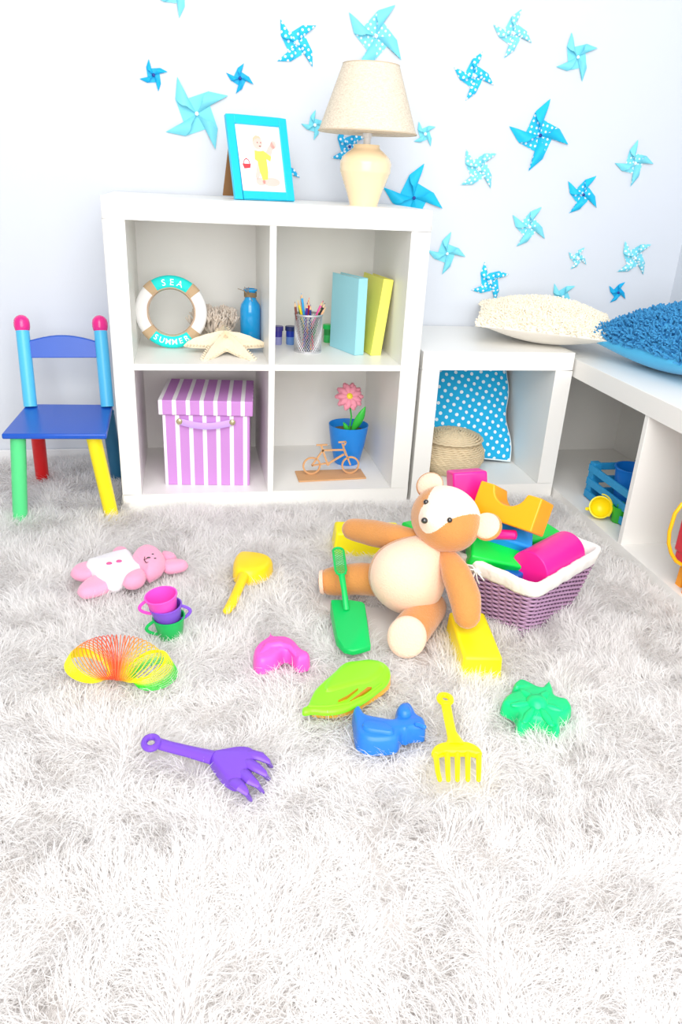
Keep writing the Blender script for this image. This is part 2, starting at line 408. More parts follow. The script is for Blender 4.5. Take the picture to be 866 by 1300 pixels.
MB().lathe([(.1225, .168), (.069, .316), (.0675, .316), (.121, .168), (.1225, .168)], 64).build('lamp_shade', ml, t, angle=30)
m = MB()
for k in range(3):
    a = 2*PI*k/3; m.tube([(0, 0, .235), (.068*math.cos(a), .068*math.sin(a), .312)], .0012, 5)
m.tube([(.1225*math.cos(2*PI*k/48), .1225*math.sin(2*PI*k/48), .169) for k in range(48)], .0018, 6, closed=True)
m.tube([(.0685*math.cos(2*PI*k/48), .0685*math.sin(2*PI*k/48), .3155) for k in range(48)], .0016, 6, closed=True)
m.build('shade_ring', mat('shade_trim', srgb(205, 186, 160), .8), t)

# ------------------------------------------------------------------ photo frame
t = thing('photo_frame', 'turquoise photo frame with a baby picture leaning back on the bookcase', 'photo frame', (.311, .125, .7905), R_(17))
lean = Matrix.Rotation(R_(-19), 4, 'X')
FW, FH = .163, .203
m = MB(); bw = .021
for c, d in (((bw/2, 0, FH/2), (bw, .013, FH)), ((FW-bw/2, 0, FH/2), (bw, .013, FH)), ((FW/2, 0, bw/2), (FW-2*bw, .013, bw)), ((FW/2, 0, FH-bw/2), (FW-2*bw, .013, bw))): m.box(c, d, lean)
m.build('frame', plastic('frame_turquoise', 20, 196, 232, .3), t, bevel=.0015)
pic = MB().box((FW/2, .0, FH/2), (FW-2*bw+.004, .002, FH-2*bw+.004), lean).build('picture', mat('photo_paper', (.88, .89, .95), .3), t)
MB().box((FW/2, .005, FH/2), (FW-.012, .004, FH-.012), lean).build('back_board', mat('hardboard', srgb(150, 110, 70), .8), t)
MB().box((0, 0, 0), (.035, .004, .150), Matrix.Translation((.028, .088, .0755)) @ Matrix.Rotation(R_(22), 4, 'X')).build('easel_leg', mat('hardboard', srgb(150, 110, 70), .8), t)
def flat(name, shapes, color, lift):
    m = MB()
    for s_ in shapes:
        if s_[0] == 'e': pts = [(s_[1]+s_[3]*math.cos(2*PI*k/24), s_[2]+s_[4]*math.sin(2*PI*k/24)) for k in range(24)]
        else: pts = s_[1]
        X = lean @ Matrix(((1, 0, 0, 0), (0, 0, -1, 0), (0, 1, 0, 0), (0, 0, 0, 1)))
        P = [X @ Vector((p[0], p[1], .0011+lift)) for p in pts]
        m.add(P, [list(range(len(P)))])
    return m.build(name, mat('print_'+name, color, .35), pic, smooth=False)
# picture coordinates (metres from the lower left of the frame)
flat('printed_blanket', [('p', [(.023, .023), (.140, .023), (.140, .055), (.10, .062), (.06, .052), (.023, .07)])], srgb(250, 232, 240), .0001)
flat('printed_skin', [('e', .078, .140, .0135, .0155), ('p', [(.094, .112), (.110, .105), (.118, .125), (.125, .132), (.118, .145), (.105, .130)]), ('e', .121, .138, .008, .010),
     ('p', [(.073, .093), (.080, .093), (.076, .060), (.066, .050), (.062, .058)]), ('e', .105, .046, .024, .011), ('e', .076, .046, .013, .010)], srgb(250, 196, 186), .0002)
flat('printed_hair', [('p', [(.0645, .140), (.066, .151), (.074, .158), (.084, .157), (.090, .150), (.080, .152), (.071, .148)])], srgb(222, 190, 160), .0003)
flat('printed_romper', [('p', [(.068, .122), (.080, .120), (.092, .122), (.112, .108), (.108, .096), (.098, .102), (.099, .070), (.096, .052), (.082, .050), (.076, .070), (.073, .095), (.066, .100)])], srgb(252, 218, 90), .0003)
flat('printed_face', [('e', .078, .141, .0014, .0016), ('e', .087, .141, .0014, .0016), ('e', .084, .1325, .003, .0013)], srgb(120, 60, 60), .0003)
flat('printed_basket', [('p', [(.031, .088), (.054, .088), (.051, .078), (.035, .076)]), ('p', [(.034, .088), (.036, .097), (.043, .102), (.050, .097), (.052, .088), (.050, .088), (.048, .096), (.043, .099), (.038, .096), (.036, .088)])], srgb(235, 60, 70), .0003)

# ------------------------------------------------------------------ child's chair
t = thing('child_chair', "child's wooden chair with blue seat and differently coloured legs left of the bookcase", 'chair', (-.14, .07, 0))
off = t.location
S = [(-.2662, -.066), (-.0205, -.078), (-.0265, .187), (-.2535, .197)]
m = MB(); m.puff(S, [(0, .233), (0, .247)], smooth=False); m.build('seat', mat('blue_paint', srgb(18, 84, 190), .3, .5, vary=.06), t, off=off, bevel=.004, seg=3)
def leg(a, b, r, c, nm='leg', lb=None):
    o = MB().tube([a, Vector(a).lerp(Vector(b), .5), b], [r, r, r*.98], 20).build(nm, c, t, off=off)
    if lb: o['label'] = lb
    return o
leg((-.235, -.035, .234), (-.2545, -.045, .0), .0185, mat('green_paint', srgb(90, 222, 140), .35), lb='light green front leg')
leg((-.058, -.035, .234), (-.0265, -.040, .0), .0185, mat('yellow_paint', srgb(255, 232, 20), .35), lb='yellow front leg')
leg((-.228, .165, .234), (-.243, .235, .0), .0185, mat('red_paint', srgb(222, 24, 28), .35), lb='red rear leg')
leg((-.040, .160, .234), (-.030, .222, .0), .0185, mat('teal_paint', srgb(40, 110, 150), .4), lb='teal rear leg')
M_POST = mat('light_blue_paint', srgb(86, 196, 240), .35); M_BALL = mat('pink_paint', srgb(238, 40, 140), .25, .5, coat=.3)
for a, b in (((-.2390, .170, .247), (-.2475, .228, .452)), ((-.0385, .166, .247), (-.0475, .224, .455))):
    leg(a, b, .0175, M_POST, 'back_post')
    A, B = Vector(a), Vector(b); d = (B-A).normalized()
    MB().tube([B-d*.002, B+d*.008], .0205, 20, round_ends=True).build('knob', M_BALL, t, off=off)
m = MB(); pts = []
for i in range(13):
    s_ = i/12; x = -.2460+.2*s_; pts.append((x, .411+.019*math.sin(PI*s_)))
low = [(-.0465, .374), (-.2425, .372)]
poly = pts+low
m.puff(poly, [(0, -.006), (0, .006)], Matrix(((1, 0, 0, 0), (0, .27, -.96, .213-.4*.27), (0, 1, 0, 0), (0, 0, 0, 1))), smooth=False)
m.build('top_rail', mat('blue_paint', srgb(18, 84, 190), .3), t, off=off, bevel=.002)
for x, y in ((-.2545, -.045), (-.0265, -.04), (-.243, .235), (-.03, .222)): keep_circ(x, y, .02)

# ------------------------------------------------------------------ bookcase, upper left compartment
SH = .403
# ring
c = at(217.5, 400.5, .20); rc = Vector((.143, .205, SH+.0955))
t = thing('lifebuoy', 'toy lifebuoy ring with the words SEA and SUMMER standing in the bookcase', 'lifebuoy', rc)
Rr, rr = .078, .0175
ringM = Matrix.Rotation(R_(-9), 4, 'X') @ Matrix(((1, 0, 0, 0), (0, 0, -1, 0), (0, 1, 0, 0), (0, 0, 0, 1)))   # local xy = face plane, +z to the viewer
def arc_mb(a0, a1, r, n=24, flat=.62, R=Rr):
    m = MB(); pts = []
    for i in range(n+1):
        a = R_(a0+(a1-a0)*i/n); pts.append(ringM @ Vector((R*math.cos(a), R*math.sin(a), 0)))
    m.tube(pts, r, 20, flat=flat, up=(ringM.to_3x3() @ Vector((0, 0, 1)))); return m
M_TURQ = mat('turquoise_canvas', srgb(20, 222, 214), .7); M_CANV = mat('white_canvas', (.88, .87, .86), .8); M_ROPE = mat('jute_band', srgb(205, 176, 140), .9, bump=(700, .8))
ROT = -3
bands = [47, 133, 225, 318]
segs = [(47, 133, M_TURQ, 'top_segment'), (133, 225, M_CANV, 'side_segment'), (225, 318, M_TURQ, 'bottom_segment'), (318, 407, M_CANV, 'side_segment')]
for a0, a1, mm, nm in segs: arc_mb(a0+ROT, a1+ROT, rr).build(nm, mm, t)
for a in bands: arc_mb(a-8+ROT, a+8+ROT, rr*1.07, 8).build('jute_band', M_ROPE, t)
m = MB(); m.tube([ringM @ Vector(((Rr-rr*.86)*math.cos(2*PI*k/60), (Rr-rr*.86)*math.sin(2*PI*k/60), .006+.001*math.sin(k))) for k in range(60)], .0018, 6, closed=True)
m.tube([ringM @ Vector(((Rr-rr*1.0)*math.cos(2*PI*k/60), (Rr-rr*1.0)*math.sin(2*PI*k/60), -.004)) for k in range(60)], .0015, 6, closed=True)
m.build('cord', mat('cord_tan', srgb(200, 168, 140), .8), t)
def letters(word, a_mid, step, size, flip):
    m = MB(); n = len(word)
    for i, ch in enumerate(word):
        cu = bpy.data.curves.new('tmp', 'FONT'); cu.body = ch; cu.size = size; cu.align_x = 'CENTER'; cu.extrude = .0; cu.resolution_u = 3; cu.offset = .0002
        ob = bpy.data.objects.new('tmp', cu); col.objects.link(ob); bpy.context.view_layer.update()
        me = ob.evaluated_get(bpy.context.evaluated_depsgraph_get()).to_mesh()
        a = a_mid+(i-(n-1)/2)*step*(-1 if not flip else 1)
        rot = a-90 if not flip else a+90
        hh = size*.35
        X = ringM @ Matrix.Translation((Rr*math.cos(R_(a)), Rr*math.sin(R_(a)), 0)) @ Matrix.Rotation(R_(rot), 4, 'Z') @ Matrix.Translation((0, -hh, 0))
        vs = []
        for v in me.vertices:
            yy = v.co.y-hh; zz = rr*.62*math.sqrt(max(.05, 1-(yy/rr)**2))+.0006
            vs.append(X @ Vector((v.co.x, v.co.y, zz)))
        m.add(vs, [list(p.vertices) for p in me.polygons])
        ob.to_mesh_clear(); bpy.data.objects.remove(ob); bpy.data.curves.remove(cu)
    return m
M_LET = mat('white_lettering', (.9, .97, .97), .6)
letters('SEA', 90+ROT, 16, .023, False).build('lettering', M_LET, t, solid=.0006, smooth=False)
letters('SUMMER', 271+ROT, 12.5, .021, True).build('lettering', M_LET, t, solid=.0006, smooth=False)

# coral
random.seed(4)
cp = Vector((.262, .268, SH))
m = MB()
def branch(p, d, r, depth, L_):
    n = 3; pts = [p]; rad = [r]
    for i in range(n):
        d = (d+Vector((random.uniform(-.3, .3), random.uniform(-.3, .3), random.uniform(-.1, .3)))).normalized(); p = p+d*L_/n
        p.z = max(p.z, .004); pts.append(p.copy()); rad.append(r*(1-.12*(i+1)))
    m.tube(pts, rad, 7, round_ends=True)
    if depth > 0:
        for k in range(random.choice((2, 3, 3))):
            dd = (d+Vector((random.uniform(-.9, .9), random.uniform(-.9, .9), random.uniform(-.2, .9)))).normalized()
            branch(p, dd, r*.78, depth-1, L_*.8)
for k in range(19):
    a = 2*PI*k/19*2.6; branch(Vector((.012*math.cos(a), .012*math.sin(a), .008)), Vector((math.cos(a)*1.2, math.sin(a)*.9, .9)).normalized(), .0050, 3, .024)
m.ell((0, 0, .012), (.035, .03, .014))
o = m.build('coral', mat('coral_beige', srgb(232, 218, 204), .9, bump=(500, 1), vary=.2)); o.location = cp; o.scale = (1.25, 1.2, 1.45)
tag(o, 'beige branching piece of coral behind the starfish', 'coral')
# starfish
m = MB()
def star_r(a, k=5, rot=90):
    x = ((a-rot) % (360/k))/(360/k); x = min(x, 1-x)*2
    return .046+(.118-.046)*max(0, 1-x*1.0)**1.8
n = 160; rings = 12; base = []
vs = []; fs = []
for j in range(rings+1):
    s_ = j/rings
    for i in range(n):
        a = 360*i/n; r = star_r(a)*s_
        ridge = .024*(1-s_)**.8*1.0+.010*(1-s_**3)*max(0, 1-4*min((a-90) % 72, 72-(a-90) % 72)/36)**1
        bmp = .0012*math.sin(i*2.9+j*1.7)*math.sin(j*2.6)
        vs.append((r*math.cos(R_(a)), r*math.sin(R_(a)), ridge+.006+bmp if s_ < 1 else .002))
for j in range(rings):
    for i in range(n): fs.append((j*n+i, j*n+(i+1) % n, (j+1)*n+(i+1) % n, (j+1)*n+i))
nb = len(vs)
for i in range(n):
    a = 360*i/n; vs.append((star_r(a)*.97*math.cos(R_(a)), star_r(a)*.97*math.sin(R_(a)), -.002))
for i in range(n): fs.append((rings*n+i, rings*n+(i+1) % n, nb+(i+1) % n, nb+i))
fs.append([nb+i for i in range(n)][::-1])
def droop(p): return (p[0], p[1]-.050*(abs(p[0])/.11)**1.4, p[2])
vs = [droop(p) for p in vs]
m.add(vs, fs)
for k in range(5):
    for side in (-1, 1):
        for q in range(9):
            s_ = .22+.085*q; a = 90+72*k+side*(1-((.028+.0)/1))*0
            L_ = .118*s_; wdt = .030*(1-s_)**.9+.004
            ax = R_(90+72*k); p = Vector((math.cos(ax)*L_-math.sin(ax)*wdt*side, math.sin(ax)*L_+math.cos(ax)*wdt*side, .006))
            out = Vector((-math.sin(ax)*side, math.cos(ax)*side, .5)).normalized()
            p = Vector(droop(p)); m.tube([p-out*.003, p+out*.005], [.0038, .0020], 6, round_ends=True)
o = m.build('starfish', mat('starfish_cream', srgb(250, 234, 206), .85, bump=(300, 1), vary=.1), angle=60)
o.location = (.284, .148, SH+.022); o.rotation_euler = (R_(15), 0, R_(2)); o.scale = (1, .92, 1)
tag(o, 'cream knobbly dried starfish lying in front of the coral and bottle', 'starfish')
# bottle
t = thing('glass_bottle', 'bright blue glass bottle with twine round its neck', 'bottle', (.358, .226, SH))
mg = mat('blue_glass', srgb(0, 158, 226), .08, .6, coat=.5)
MB().lathe([(0, 0), (.024, 0), (.0285, .004), (.0285, .105), (.026, .118), (.017, .130), (.0145, .138), (.0145, .152), (.019, .154), (.019, .159), (.013, .159), (.012, .14), (0, .137)], 40).build('body', mg, t, angle=50)
m = MB()
for q in range(5): m.tube([(.0165*math.cos(2*PI*k/20), .0165*math.sin(2*PI*k/20), .139+.0025*q+.001*math.sin(k)) for k in range(20)], .0013, 5, closed=True)
for sx in (-1, 1): m.tube([(-.008, -.015, .145), (-.012+.006*sx, -.019, .156), (-.012+.012*sx*.5, -.02, .166), (-.011, -.019, .158), (-.008, -.016, .146)], .0011, 5)
m.tube([(-.008, -.016, .145), (-.022, -.02, .157), (-.036, -.02, .161)], .0009, 5); m.tube([(-.004, -.017, .145), (.004, -.018, .128), (.002, -.018, .118)], .0009, 5)
m.build('twine', mat('twine', srgb(150, 130, 100), .9), t)

# ------------------------------------------------------------------ upper right compartment
def paint_jar(x, y, cap, paint, clear, label):
    t = thing('paint_jar', label, 'paint jar', (x, y, SH), group='small paint jars')
    MB().lathe([(0, 0), (.0115, 0), (.0125, .003), (.0128, .022), (.0128, .0225), (0, .0225)], 24).build('jar_bottom', clear, t)
    MB().lathe([(0, .0225), (.0128, .0225), (.0132, .040), (0, .040)], 24).build('jar_body', paint, t)
    MB().lathe([(0, .040), (.0158, .040), (.0158, .051), (.0145, .0525), (0, .0525)], 24).build('lid', cap, t)
paint_jar(.440, .262, plastic('jar_purple_cap', 70, 60, 140), plastic('jar_violet', 60, 50, 150), plastic('jar_violet_clear', 150, 150, 200), 'small jar of violet paint next to the bookcase divider')
paint_jar(.477, .264, plastic('jar_navy_cap', 36, 50, 110), plastic('jar_blue', 30, 60, 180), plastic('jar_blue_clear', 110, 150, 215), 'small jar of blue paint between the violet jar and the pencil cup')
paint_jar(.594, .300, plastic('jar_green_cap', 30, 200, 90), plastic('jar_green', 40, 150, 70), plastic('jar_green_clear', 60, 190, 100), 'small jar of green paint behind the pencil cup')
pcx, pcy = .514, .172
t = thing('pencil_cup', 'silver wire mesh pencil cup on the middle shelf', 'pencil cup', (pcx, pcy, SH))
M_SIL = mat('silver_metal', (.55, .55, .57), .35, .5, metal=.6)
m = MB(); NR = 36; Hh = .098; rc_ = .0375
for k in range(NR):
    for s_ in (1, -1):
        m.tube([(rc_*math.cos(2*PI*k/NR+s_*1.75*i/14), rc_*math.sin(2*PI*k/NR+s_*1.75*i/14), .004+Hh*i/14) for i in range(15)], 0.00085, 3, caps=False)
m.build('mesh_wall', M_SIL, t)
MB().tube([(rc_*math.cos(2*PI*k/40), rc_*math.sin(2*PI*k/40), Hh+.004) for k in range(40)], .0028, 8, closed=True).build('rim', M_SIL, t)
MB().lathe([(0, 0), (rc_+.0015, 0), (rc_+.0015, .005), (rc_-.001, .005), (rc_-.001, .002), (0, .002)], 36).build('base', M_SIL, t)

M_PW = mat('pencil_wood', srgb(226, 190, 150), .7)
pens = [('brown', (120, 60, 50), (-.020, -.01), (-.036, -.012), .135), ('dark green', (40, 120, 60), (.0, .02), (-.022, .010), .135), ('yellow', (250, 225, 40), (.012, .015), (-.020, .006), .142),
        ('orange', (250, 150, 40), (.01, .0), (-.012, .010), .148), ('light blue', (50, 170, 235), (.004, .012), (-.013, .002), .158), ('red', (220, 40, 40), (-.012, .012), (-.002, .012), .142),
        ('purple', (80, 40, 150), (-.012, -.012), (-.009, -.018), .132), ('navy blue', (40, 50, 120), (.0, -.018), (.001, -.022), .128), ('crimson', (210, 30, 60), (.016, -.004), (.002, -.004), .138),
        ('pink', (240, 90, 170), (-.018, -.004), (.026, .008), .146), ('black', (25, 22, 25), (-.016, -.014), (.030, -.010), .144), ('dark red', (150, 40, 50), (-.006, .014), (.031, .016), .142),
        ('peach', (250, 180, 130), (-.022, .008), (.034, -.010), .140), ('grass green', (50, 170, 80), (.010, .020), (.031, .004), .120)]
for nm, rgb, b0, b1, ln in pens:
    t = thing('colored_pencil', '%s colored pencil standing in the mesh cup' % nm, 'pencil', (pcx, pcy, SH+.004), group='colored pencils in the mesh cup')
    a = Vector((b0[0], b0[1], 0.0)); top = Vector((b1[0], b1[1], .1)); d = (top-a).normalized(); e = a+d*ln
    cm = plastic('pencil_'+nm.replace(' ', '_'), *rgb, .35)
    m = MB(); m.tube([a, e-d*.014], .0034, 6); m.build('barrel', cm, t, angle=20)
    MB().tube([e-d*.014, e-d*.004], [.0034, .0012], 8).build('sharpened_wood', M_PW, t)
    MB().tube([e-d*.004, e], [.0012, .0003], 6).build('lead', cm, t)
def book(label, loc, rz, w, d, h, cm, ry=0):
    t = thing('book', label, 'book', loc, rot=(0, ry, rz), group='books on the middle shelf')
    m = MB(); m.box((.0015, d/2, h/2), (.003, d, h)); m.box((w-.0015, d/2, h/2), (.003, d, h)); m.box((w/2, .0015, h/2), (w, .003, h))
    m.build('cover', cm, t, bevel=.001)
    MB().box((w/2, d/2, h/2), (w-.007, d-.008, h-.008)).build('pages', mat('paper_pages', (.9, .89, .84), .9), t)
book('pale blue hardback book standing left of the yellow one', (.6385, .118, SH), R_(21), .029, .135, .207, mat('cover_pale_blue', srgb(160, 222, 234), .5))
book('yellow hardback book leaning against the right side of its compartment', (.684, .118, SH+.001), R_(8), .030, .15, .208, mat('cover_yellow', srgb(244, 240, 110), .5), ry=R_(6.5))

# ------------------------------------------------------------------ lower left: striped box
t = thing('storage_box', 'lilac and white striped storage box with lid in the bookcase', 'storage box', (.2255, .055, .05), R_(-5.5))
bwid = .244; M_ST = stripes_mat('lilac_stripes', srgb(204, 142, 212), (.92, .92, .93), .0362, .30, .010); M_SL = stripes_mat('lilac_lid_stripes', srgb(204, 142, 212), (.92, .92, .93), .0362, .30, .016)
MB().box((0, .112, .104), (bwid-.012, .218, .208)).build('body', M_ST, t, bevel=.002)
MB().box((0, .112, .2235), (bwid+.006, .234, .041)).build('lid', M_SL, t, bevel=.003)
m = MB()
pts = [(-.068+.136*i/12, -.006-.008*math.sin(PI*i/12), .186-.009*math.sin(PI*i/12)) for i in range(13)]
m.tube(pts, .0095, 10, flat=.22, up=(0, 1, 0)); m.build('handle', mat('lilac_ribbon', srgb(205, 165, 240), .6), t)
for sx in (-1, 1): MB().ell((sx*.070, -.008, .187), (.0085, .004, .0085), nu=16, nv=10).build('rivet', mat('brass_rivet', srgb(200, 190, 150), .3, metal=.7), t)

# ------------------------------------------------------------------ lower right: flower pot and plywood bicycle
t = thing('potted_flower', 'pink toy flower in a blue pot in the lower right compartment', 'flower pot', (.655, .222, .05))
MB().lathe([(0, 0), (.037, 0), (.039, .003), (.052, .06), (.0595, .112), (.0605, .122), (.0585, .122), (.0565, .112), (.053, .095), (0, .095)], 40).build('pot', plastic('pot_blue', 28, 138, 232), t, angle=50)
MB().lathe([(.0, .104), (.03, .103), (.053, .1), (.05, .096), (0, .09)], 24).build('soil', mat('soil', srgb(120, 110, 60), .95, bump=(300, 1)), t)
fc = at(443.5, 503.5, .20)-Vector((.655, .222, .05))
MB().tube([(0, -.012, .1), (.004, -.015, .15), fc+Vector((0, .008, 0))], .0024, 8).build('stem', plastic('leaf_green', 60, 200, 70), t)
fM = Matrix.Translation(fc) @ Matrix.Rotation(R_(62), 4, 'X') @ Matrix.Rotation(R_(0), 4, 'Y')
m = MB()
M_PET = mat('petal_pink', srgb(252, 160, 182), .7)
for layer, (n, rl, w_, zz) in enumerate(((10, .043, .019, 0), (9, .038, .017, .003))):
    for k in range(n):
        a = 2*PI*(k+.5*layer)/n; M = fM @ Matrix.Rotation(a, 4, 'Z')
        P = []
        for i in range(7):
            s_ = i/6; wd = w_*math.sin(PI*(.12+.80*s_)); x = rl*s_; z = zz+.006*math.sin(PI*s_)
            P += [(x, -wd/1.6, z-.002), (x, 0, z+.001), (x, wd/1.6, z-.002)]
        m.add(P, [(i*3+j, i*3+j+1, i*3+3+j+1, i*3+3+j) for i in range(6) for j in range(2)], M)
m.build('petals', M_PET, t, solid=.0012)
MB().ell((0, 0, 0), (.0095, .0095, .005), None, 16, 10).build('flower_center', plastic('flower_yellow', 252, 230, 60), t).matrix_local = fM @ Matrix.Translation((0, 0, .007))
def leafm(base, tip, wdt, nm='leaf'):
    base, tip = Vector(base), Vector(tip); d = tip-base; side = d.cross(Vector((0, -1, .1))).normalized(); P = []
    for i in range(9):
        s_ = i/8; c_ = base+d*s_+Vector((0, -.006*math.sin(PI*s_), 0)); wd = wdt*math.sin(PI*s_)**.8+.0004
        P += [c_-side*wd, c_+Vector((0, -.002, 0)), c_+side*wd]
    mm = MB(); mm.add(P, [(i*3+j, i*3+j+1, i*3+3+j+1, i*3+3+j) for i in range(8) for j in range(2)]); mm.build(nm, plastic('leaf_green', 60, 200, 70), t, solid=.0012)
leafm((.004, -.02, .10), at(464, 516, .19)-Vector((.655, .222, .05)), .0125)
leafm((-.002, -.022, .10), at(436, 536, .19)-Vector((.655, .222, .05)), .007)

yb = .112
t = thing('wooden_bicycle', 'small plywood bicycle ornament on a flat wooden base', 'ornament', (.588, yb, .05))
M_PLY = wood_mat('plywood', srgb(205, 150, 100), srgb(224, 176, 128), 60)
off = t.location
bs = [gr(374.4, 598.6, .052), gr(379.5, 611.7, .052), gr(465, 607.2, .052), gr(457.7, 595.8, .052)]
MB().puff([(p.x, p.y) for p in bs], [(0, .0502), (0, .0545)], smooth=False).build('base', M_PLY, t, off=off, bevel=.0008)
def bk(u, v): return at(370+u/7.873, 470+v/7.873, yb)
def wheel(u, v, nm):
    c_ = bk(u, v); r = .0245; c_.z = .0545+r+.002
    m = MB(); ro, ri = r+.0025, r-.0025; vs = []; n = 48
    for k in range(n):
        a = 2*PI*k/n
        for q, yy in ((ro, -.0018), (ro, .0018), (ri, .0018), (ri, -.0018)): vs.append((c_.x+q*math.cos(a), yb+yy, c_.z+q*math.sin(a)))
    m.add(vs, [(k*4+j, k*4+(j+1) % 4, ((k+1) % n)*4+(j+1) % 4, ((k+1) % n)*4+j) for k in range(n) for j in range(4)])
    m.build(nm, M_PLY, t, off=off, angle=30); return c_
cr_ = wheel(203, 945, 'wheel'); cf_ = wheel(590, 938, 'wheel')
m = MB()
def bar(p, q, wd=.0022): m.tube([p, q], wd, 4, flat=1.0, up=(0, 1, 0)); 
def bar(p, q, wd=.0055):
    p, q = Vector(p), Vector(q); d = q-p; L_ = d.length; d.normalize(); n_ = Vector((-d.z, 0, d.x))*wd/2
    vs = [p-n_+Vector((0, s_, 0)) for s_ in (-.0018, .0018)]+[p+n_+Vector((0, s_, 0)) for s_ in (-.0018, .0018)]+[q-n_+Vector((0, s_, 0)) for s_ in (-.0018, .0018)]+[q+n_+Vector((0, s_, 0)) for s_ in (-.0018, .0018)]
    m.add(vs, [(0, 1, 3, 2), (4, 6, 7, 5), (0, 4, 5, 1), (2, 3, 7, 6), (0, 2, 6, 4), (1, 5, 7, 3)])
seat_ = bk(300, 770); bb = bk(365, 935); hd = bk(520, 790)
bar(bk(295, 745), bk(360, 935), .0055); bar(bk(310, 800), bk(520, 795), .005); bar(bb, bk(525, 840), .0055); bar(cr_, bk(315, 800), .005); bar(cr_, bk(345, 930), .0045)
bar(bk(508, 735), cf_, .0045); bar(bk(512, 740), bk(545, 850), .0055); bar(bk(470, 720), bk(545, 715), .0045); bar(bk(545, 715), bk(530, 750), .0045); bar(bk(250, 748), bk(360, 745), .0045)
m.build('bicycle_frame', M_PLY, t, off=off)
MB().tube([bb-Vector((0, .0025, 0)), bb+Vector((0, .0025, 0))], .0055, 20).build('crank_disc', M_PLY, t, off=off)

# ------------------------------------------------------------------ cube shelf contents
def pillow_fn(n=24, half=.19, thick=.06, ex=.42):
    def f(s_, t_):
        # s,t in -1..1 ; returns xy and half thickness
        pinch = 1-.07*(1-abs(t_)**2)*abs(s_)**6-.0
        pinch2 = 1-.07*(1-abs(s_)**2)*abs(t_)**6
        h = thick*(max(0, (1-s_**2))*max(0, (1-t_**2)))**ex
        return s_*half*pinch, t_*half*pinch2, h
    return f
def pillow_mb(half, thick, n=28, wr=0.0, fx=1.0, ex=.42):
    f = pillow_fn(half=half, thick=thick, ex=ex); m = MB(); vs = []; N = n+1
    for side in (1, -1):
        for i in range(N):
            for j in range(N):
                s_ = math.sin(PI/2*(2*i/n-1)); t_ = math.sin(PI/2*(2*j/n-1))
                x, y, h = f(s_, t_); h += wr*math.sin(9*s_+5*t_)*math.sin(7*t_-3*s_)*(1-s_*s_)*(1-t_*t_)
                vs.append((x*fx, y, side*h))
    fs = []
    for sd in range(2):
        o_ = sd*N*N
        for i in range(n):
            for j in range(n):
                q = (o_+i*N+j, o_+(i+1)*N+j, o_+(i+1)*N+j+1, o_+i*N+j+1); fs.append(q if sd == 0 else q[::-1])
    m.add(vs, fs); return m, f
t = thing('polka_dot_cushion', 'bright blue cushion with white polka dots standing in the cube shelf', 'cushion', (1.020, .262, .222), rot=(R_(66), 0, R_(-2)))
m, _ = pillow_mb(.182, .035, 32, .006, .9)
for v in m.v: v.x += .006*math.sin(v.y*38)*(v.x/.18)
dm = dots_mat('polka_fabric', srgb(20, 178, 232), (.88, .95, 1), 44, .23, .8)
# regular diagonal grid of dots
nt = dm.node_tree; 
for n_ in nt.nodes:
    if n_.type == 'TEX_VORONOI': n_.inputs['Randomness'].default_value = 0.0
    if n_.type == 'MAPPING': n_.inputs['Rotation'].default_value = (0, 0, R_(32))
m.build('cover', dm, t, angle=80)
m = MB(); f = pillow_fn(half=.182, thick=.035); ring = []
for k in range(120):
    q = k/120*4; e = int(q); u_ = (q-e)*2-1
    s_, t_ = ((u_, -1), (1, u_), (-u_, 1), (-1, -u_))[e]
    x, y, h = f(s_, t_); ring.append((x*.9+.006*math.sin(y*38)*(x/.18), y, 0))
m.tube(ring, .0035, 8, closed=True); m.build('piping', mat('pale_piping', (.78, .92, .97), .7), t)
# lidded round basket
M_SEA = mat('seagrass', srgb(232, 212, 176), .85, bump=(260, 1.0), vary=.25)
t = thing('round_basket', 'round lidded seagrass basket in the cube shelf before the dotted cushion', 'basket', (.962, .148, .05))
def woven_lathe(prof_fn, n_rows, strand, m):
    for i in range(n_rows):
        r, z = prof_fn(i/(n_rows-1)); N = 90
        m.tube([((r+.0012*math.sin(k*PI*.66+i*2))*math.cos(2*PI*k/N), (r+.0012*math.sin(k*PI*.66+i*2))*math.sin(2*PI*k/N), z+.001*math.sin(k*PI*.5+i)) for k in range(N)], strand, 5, closed=True)
def bprof(s_): return float(np.interp(s_, [0, .2, .45, .7, 1], [.074, .092, .101, .099, .083])), .004+.088*s_
m = MB(); woven_lathe(bprof, 17, .0036, m); m.lathe([(0, .002)]+[(bprof(i/10)[0]-.002, bprof(i/10)[1]) for i in range(11)]+[(0, .092)], 40); m.build('body', M_SEA, t, angle=80)
m = MB()
def lprof(s_): return .004+.086*s_, .122-.020*s_**2.0
woven_lathe(lprof, 12, .0042, m); m.lathe([(0, .094), (.083, .094), (.085, .100), (.045, .113), (0, .118)], 40); m.build('lid', M_SEA, t, angle=80)

